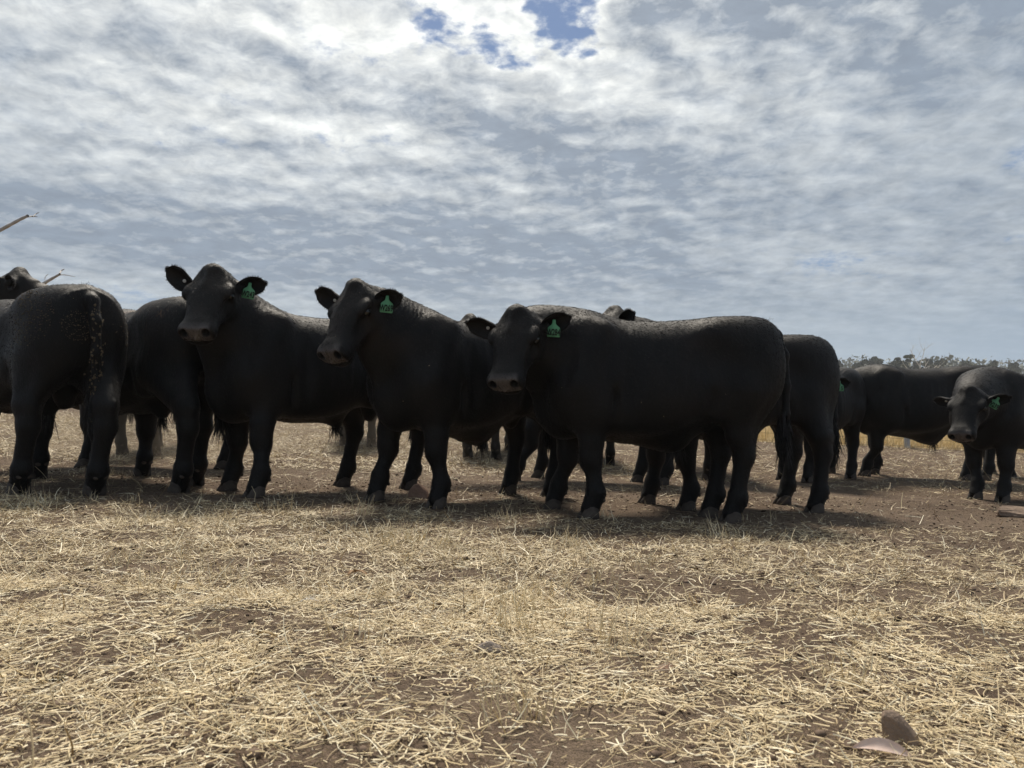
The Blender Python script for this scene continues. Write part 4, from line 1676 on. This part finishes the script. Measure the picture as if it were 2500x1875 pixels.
def gum(label, px, top, width, Y, seed, mat=None, umbrella=False, dens=1.0, group='gum trees on the far rise'):
    """a gum tree whose crown reaches image height `top` when it stands Y metres off"""
    g = np.random.default_rng(seed)
    X = (px - 1250) / F_PX * Y
    zt = at_depth(px, top, Y)[2]
    zb = float(base_h(X, Y))
    H = zt - zb
    Wd = width / F_PX * Y * .5
    root = thing('gum_tree', label, 'tree', (X, Y, zb), 0, 1, group)
    parts = []
    tips = []
    trunk, e = limb_path((0, 0, -.3), (g.normal(0, .06), g.normal(0, .06), 1), H * (.62 if umbrella else .45), g, .05, 6)
    r0 = H * .028
    parts.append(tube(trunk, np.linspace(r0, r0 * .6, 7), 7))
    nl = 9 if umbrella else 8
    for i in range(nl):
        j = g.integers(2 if not umbrella else 4, 7)
        az = i / nl * 2 * math.pi + g.normal(0, .3)
        ln = Wd * g.uniform(.75, 1.05)
        d = (math.cos(az), math.sin(az), g.uniform(.2, .9) if not umbrella else g.uniform(.25, .7))
        pts, ee = limb_path(trunk[j], d, ln, g, .14, 5, .04)
        parts.append(tube(pts, np.linspace(r0 * .45, r0 * .15, 6), 5))
        tips.append(pts[-1])
        tips.append(pts[3])
    V, Q = join(parts)
    obj('trunk', mesh_np('trunk', V, Q, None, [M_BARK]), root)
    cs, rs = [], []
    if umbrella:
        for t_ in tips:
            cs.append([t_[0] * 1.05, t_[1] * 1.05, max(t_[2], H * .62) + g.uniform(0, .1) * H])
            rs.append(Wd * g.uniform(.22, .34))
        for i in range(10):
            a = g.uniform(0, 6.28)
            q = Wd * g.random() ** .5 * .9
            cs.append([math.cos(a) * q, math.sin(a) * q, H * g.uniform(.80, .97) - .12 * H * (q / Wd) ** 2])
            rs.append(Wd * g.uniform(.2, .3))
        flat = .32
    else:
        for i in range(int(34 * dens)):
            a = g.uniform(0, 6.28)
            q = g.random() ** .5
            zz = g.uniform(.16, 1.0)
            env = math.sin(math.pi * min(.93, zz * .72 + .22)) ** .6
            cs.append([math.cos(a) * q * Wd * env * .85, math.sin(a) * q * Wd * env * .85, H * (zz * .90 + .02)])
            rs.append(Wd * g.uniform(.20, .36))
        flat = .75
    per = 170
    V, Q, T = leaf_clumps(cs, rs, per, H * .020 + .05, g, flat)
    V[:, 2] = np.minimum(V[:, 2], H * 1.02)
    obj('crown', mesh_np('crown', V, Q, None, [mat or M_GUM], smooth=False, attrs={'tone': T}), root)
    return root


TREES = [
    (2050, 870, 25, 250, 'small round gum just right of the nearer rumps'),
    (2100, 866, 69, 232, 'broad gum at left of the far tree row'),
    (2138, 864, 69, 236, 'ragged topped gum, second broad crown of the far row'),
    (2178, 869, 45, 228, 'dark gum crown left of the umbrella shaped tree'),
    (2268, 869, 40, 230, 'dark gum right of the dead tree trunk'),
    (2300, 873, 58, 222, 'low wide dark gum right of the dead tree'),
    (2359, 869, 38, 240, 'lone rounded gum standing above the far wood'),
    (2432, 870, 45, 226, 'rounded gum at right above the back of the bull'),
    (2240, 874, 49, 226, 'low gum behind the foot of the dead tree'),
    (2205, 875, 56, 232, 'low dark gum under the umbrella shaped tree'),
    (2480, 873, 45, 245, 'gum crown near the right edge of the far row'),
]
for i, (px, top, w, Y, lab) in enumerate(TREES):
    gum(lab, px, top, w, Y, 200 + i)
gum('tall umbrella shaped gum with flat layered crown', 2218, 858, 52, 220, 300, umbrella=True)


def dead_tree_far():
    g = np.random.default_rng(12)
    Y = 216.0
    X = (2250 - 1250) / F_PX * Y
    zb = float(base_h(X, Y))
    H = at_depth(2250, 845, Y)[2] - zb
    root = thing('dead_tree', 'bare pale dead tree rising above the far row', 'tree', (X, Y, zb))
    tr, e = limb_path((0, 0, -.3), (.02, 0, 1), H * .72, g, .05, 7)
    obj('trunk', mesh_np('trunk', *tube(tr, np.linspace(.30, .16, 8), 7), None, [M_DEADWOOD]), root)
    out = []
    for i in range(6):
        j = (4, 5, 6, 7, 7, 5)[i]
        d = [(.5, .1, 1), (-.7, 0, .7), (.7, .2, .5), (.25, 0, 1), (-.35, .2, .9), (.6, -.4, .3)][i]
        dead_limbs(tr[j], d, H * g.uniform(.22, .34), .12, 2, g, out)
    V, Q = join(out)
    obj('branches', mesh_np('branches', V, Q, None, [M_DEADWOOD]), root)


dead_tree_far()


def far_wood():
    """the wood behind, read as one mass"""
    g = np.random.default_rng(77)
    cs, rs = [], []
    for i in range(420):
        Y = g.uniform(300, 430)
        px = g.uniform(-700, 3300)
        X = (px - 1250) / F_PX * Y
        topy = 879 + 2.5 * math.sin(px * .021) + g.normal(0, 1.6)
        zt = at_depth(px, topy, Y)[2]
        zb = float(base_h(X, Y))
        h = max(zt - zb, 3)
        for k in range(3):
            cs.append([X + g.normal(0, 2.2), Y + g.normal(0, 2), zb + h * (.45 + .2 * k)])
            rs.append(h * g.uniform(.22, .30))
    V, Q, T = leaf_clumps(cs, rs, 60, .75, g, .8)
    o = obj('far_wood', mesh_np('far_wood', V, Q, None, [M_FARWOOD], smooth=False, attrs={'tone': T}))
    tag(o, 'hazy grey green wood along the horizon', 'wood', None, 'stuff')


far_wood()


def dead_tree_near():
    """a dead tree standing left of the frame: two of its bare limbs reach into view"""
    Y = 15.0
    X = -12.4
    zb = float(base_h(X, Y))
    root = thing('dead_tree', 'bare grey limbs of a dead tree reaching in at left', 'tree', (X, Y, zb))
    o = np.array([X, Y, zb])
    g = np.random.default_rng(3)
    trunk, e = limb_path((0, 0, -.3), (.05, 0, 1), 6.0, g, .05, 8)
    obj('trunk', mesh_np('trunk', *tube(trunk, np.linspace(.36, .15, 9), 10), None, [M_DEADWOOD]), root)

    def limb(name, pix, w, parent):
        P = np.array([at_depth(px, py, Y + .3 * math.sin(i)) - o for i, (px, py) in enumerate(pix)])
        t = np.linspace(0, 1, len(P))
        tt = np.linspace(0, 1, len(P) * 3)
        P = np.stack([np.interp(tt, t, P[:, a]) for a in range(3)], 1)
        rr = np.interp(tt, t, np.array(w) / F_PX * Y * .42) * (1 + .10 * np.sin(np.arange(len(tt)) * 2.3))
        return obj(name, mesh_np(name, *tube(P, rr, 8), None, [M_DEADWOOD]), parent)
    b = limb('limb', [(-300, 640), (-150, 618), (0, 562), (30, 546), (52, 534), (68, 527)], [26, 20, 11, 10, 9, 8], root)
    limb('twig', [(66, 529), (78, 528), (91, 529)], [5, 4, 2.5], b)
    limb('twig', [(80, 529), (88, 522), (96, 518)], [3.5, 2.8, 1.6], b)
    b = limb('limb', [(-260, 900), (-60, 800), (60, 722), (120, 684), (138, 674), (146, 669)], [30, 22, 14, 9, 7, 6], root)
    limb('twig', [(145, 670), (149, 661), (157, 657)], [5.5, 4, 3], b)
    limb('twig', [(143, 672), (152, 670.5), (166, 672), (184, 676)], [4, 3, 2.4, 1.2], b)
    limb('twig', [(112, 690), (109, 680), (112, 674), (118, 669)], [2.2, 2, 2, 1.4], b)
    for k, (j, d, L) in enumerate(((6, (-.6, .3, .8), 2.2), (7, (.3, .6, .9), 1.8), (8, (-.2, -.4, 1), 1.6))):
        pts, e = limb_path(trunk[j], d, L, g, .12, 6)
        obj('limb', mesh_np('limb', *tube(pts, np.linspace(.11, .03, 7), 7), None, [M_DEADWOOD]), root)


dead_tree_near()


# ------------------------------------------------------------------ air
def build_haze():
    x0, x1, y0, y1, z0, z1 = -900, 900, -60, 900, -3.0, 46.0
    V = [(x, y, z) for z in (z0, z1) for y in (y0, y1) for x in (x0, x1)]
    Q = [(0, 2, 3, 1), (4, 5, 7, 6), (0, 1, 5, 4), (2, 6, 7, 3), (0, 4, 6, 2), (1, 3, 7, 5)]
    m = bpy.data.materials.new('haze_air')
    m.use_nodes = True
    N = NT(m.node_tree)
    v = N.node('ShaderNodeVolumePrincipled')
    v.inputs['Color'].default_value = (.86, .90, .95, 1)
    v.inputs['Density'].default_value = HAZE
    v.inputs['Anisotropy'].default_value = .2
    out = N.node('ShaderNodeOutputMaterial')
    N.t.links.new(v.outputs[0], out.inputs['Volume'])
    o = obj('haze', mesh_np('haze', V, Q, None, [m], smooth=False))
    tag(o, 'thin pale haze hanging over the paddock and far trees', 'haze', None, 'stuff')


HAZE = .0005
build_haze()


def dust_cloud(label, c, r, dens):
    """dust kicked up round the hooves"""
    me = ball('dust', 1.0, M_DUST[dens], *r, nu=24, nv=14)
    o = obj('dust_cloud', me)
    o.location = c
    tag(o, label, 'dust', None, 'stuff')


def mat_dust(dens):
    m = bpy.data.materials.new('airborne_dust')
    m.use_nodes = True
    N = NT(m.node_tree)
    v = N.node('ShaderNodeVolumePrincipled')
    v.inputs['Color'].default_value = (.80, .66, .50, 1)
    v.inputs['Density'].default_value = dens
    out = N.node('ShaderNodeOutputMaterial')
    N.t.links.new(v.outputs[0], out.inputs['Volume'])
    return m


M_DUST = {.18: mat_dust(.15), .10: mat_dust(.065)}
dust_cloud('brown dust kicked up round hooves behind the left bulls', (-4.0, 8.7, .55), (1.9, 1.0, .42), .18)
dust_cloud('thin dust drifting round far hooves behind the middle bulls', (-.6, 10.4, .50), (3.2, 1.0, .40), .10)
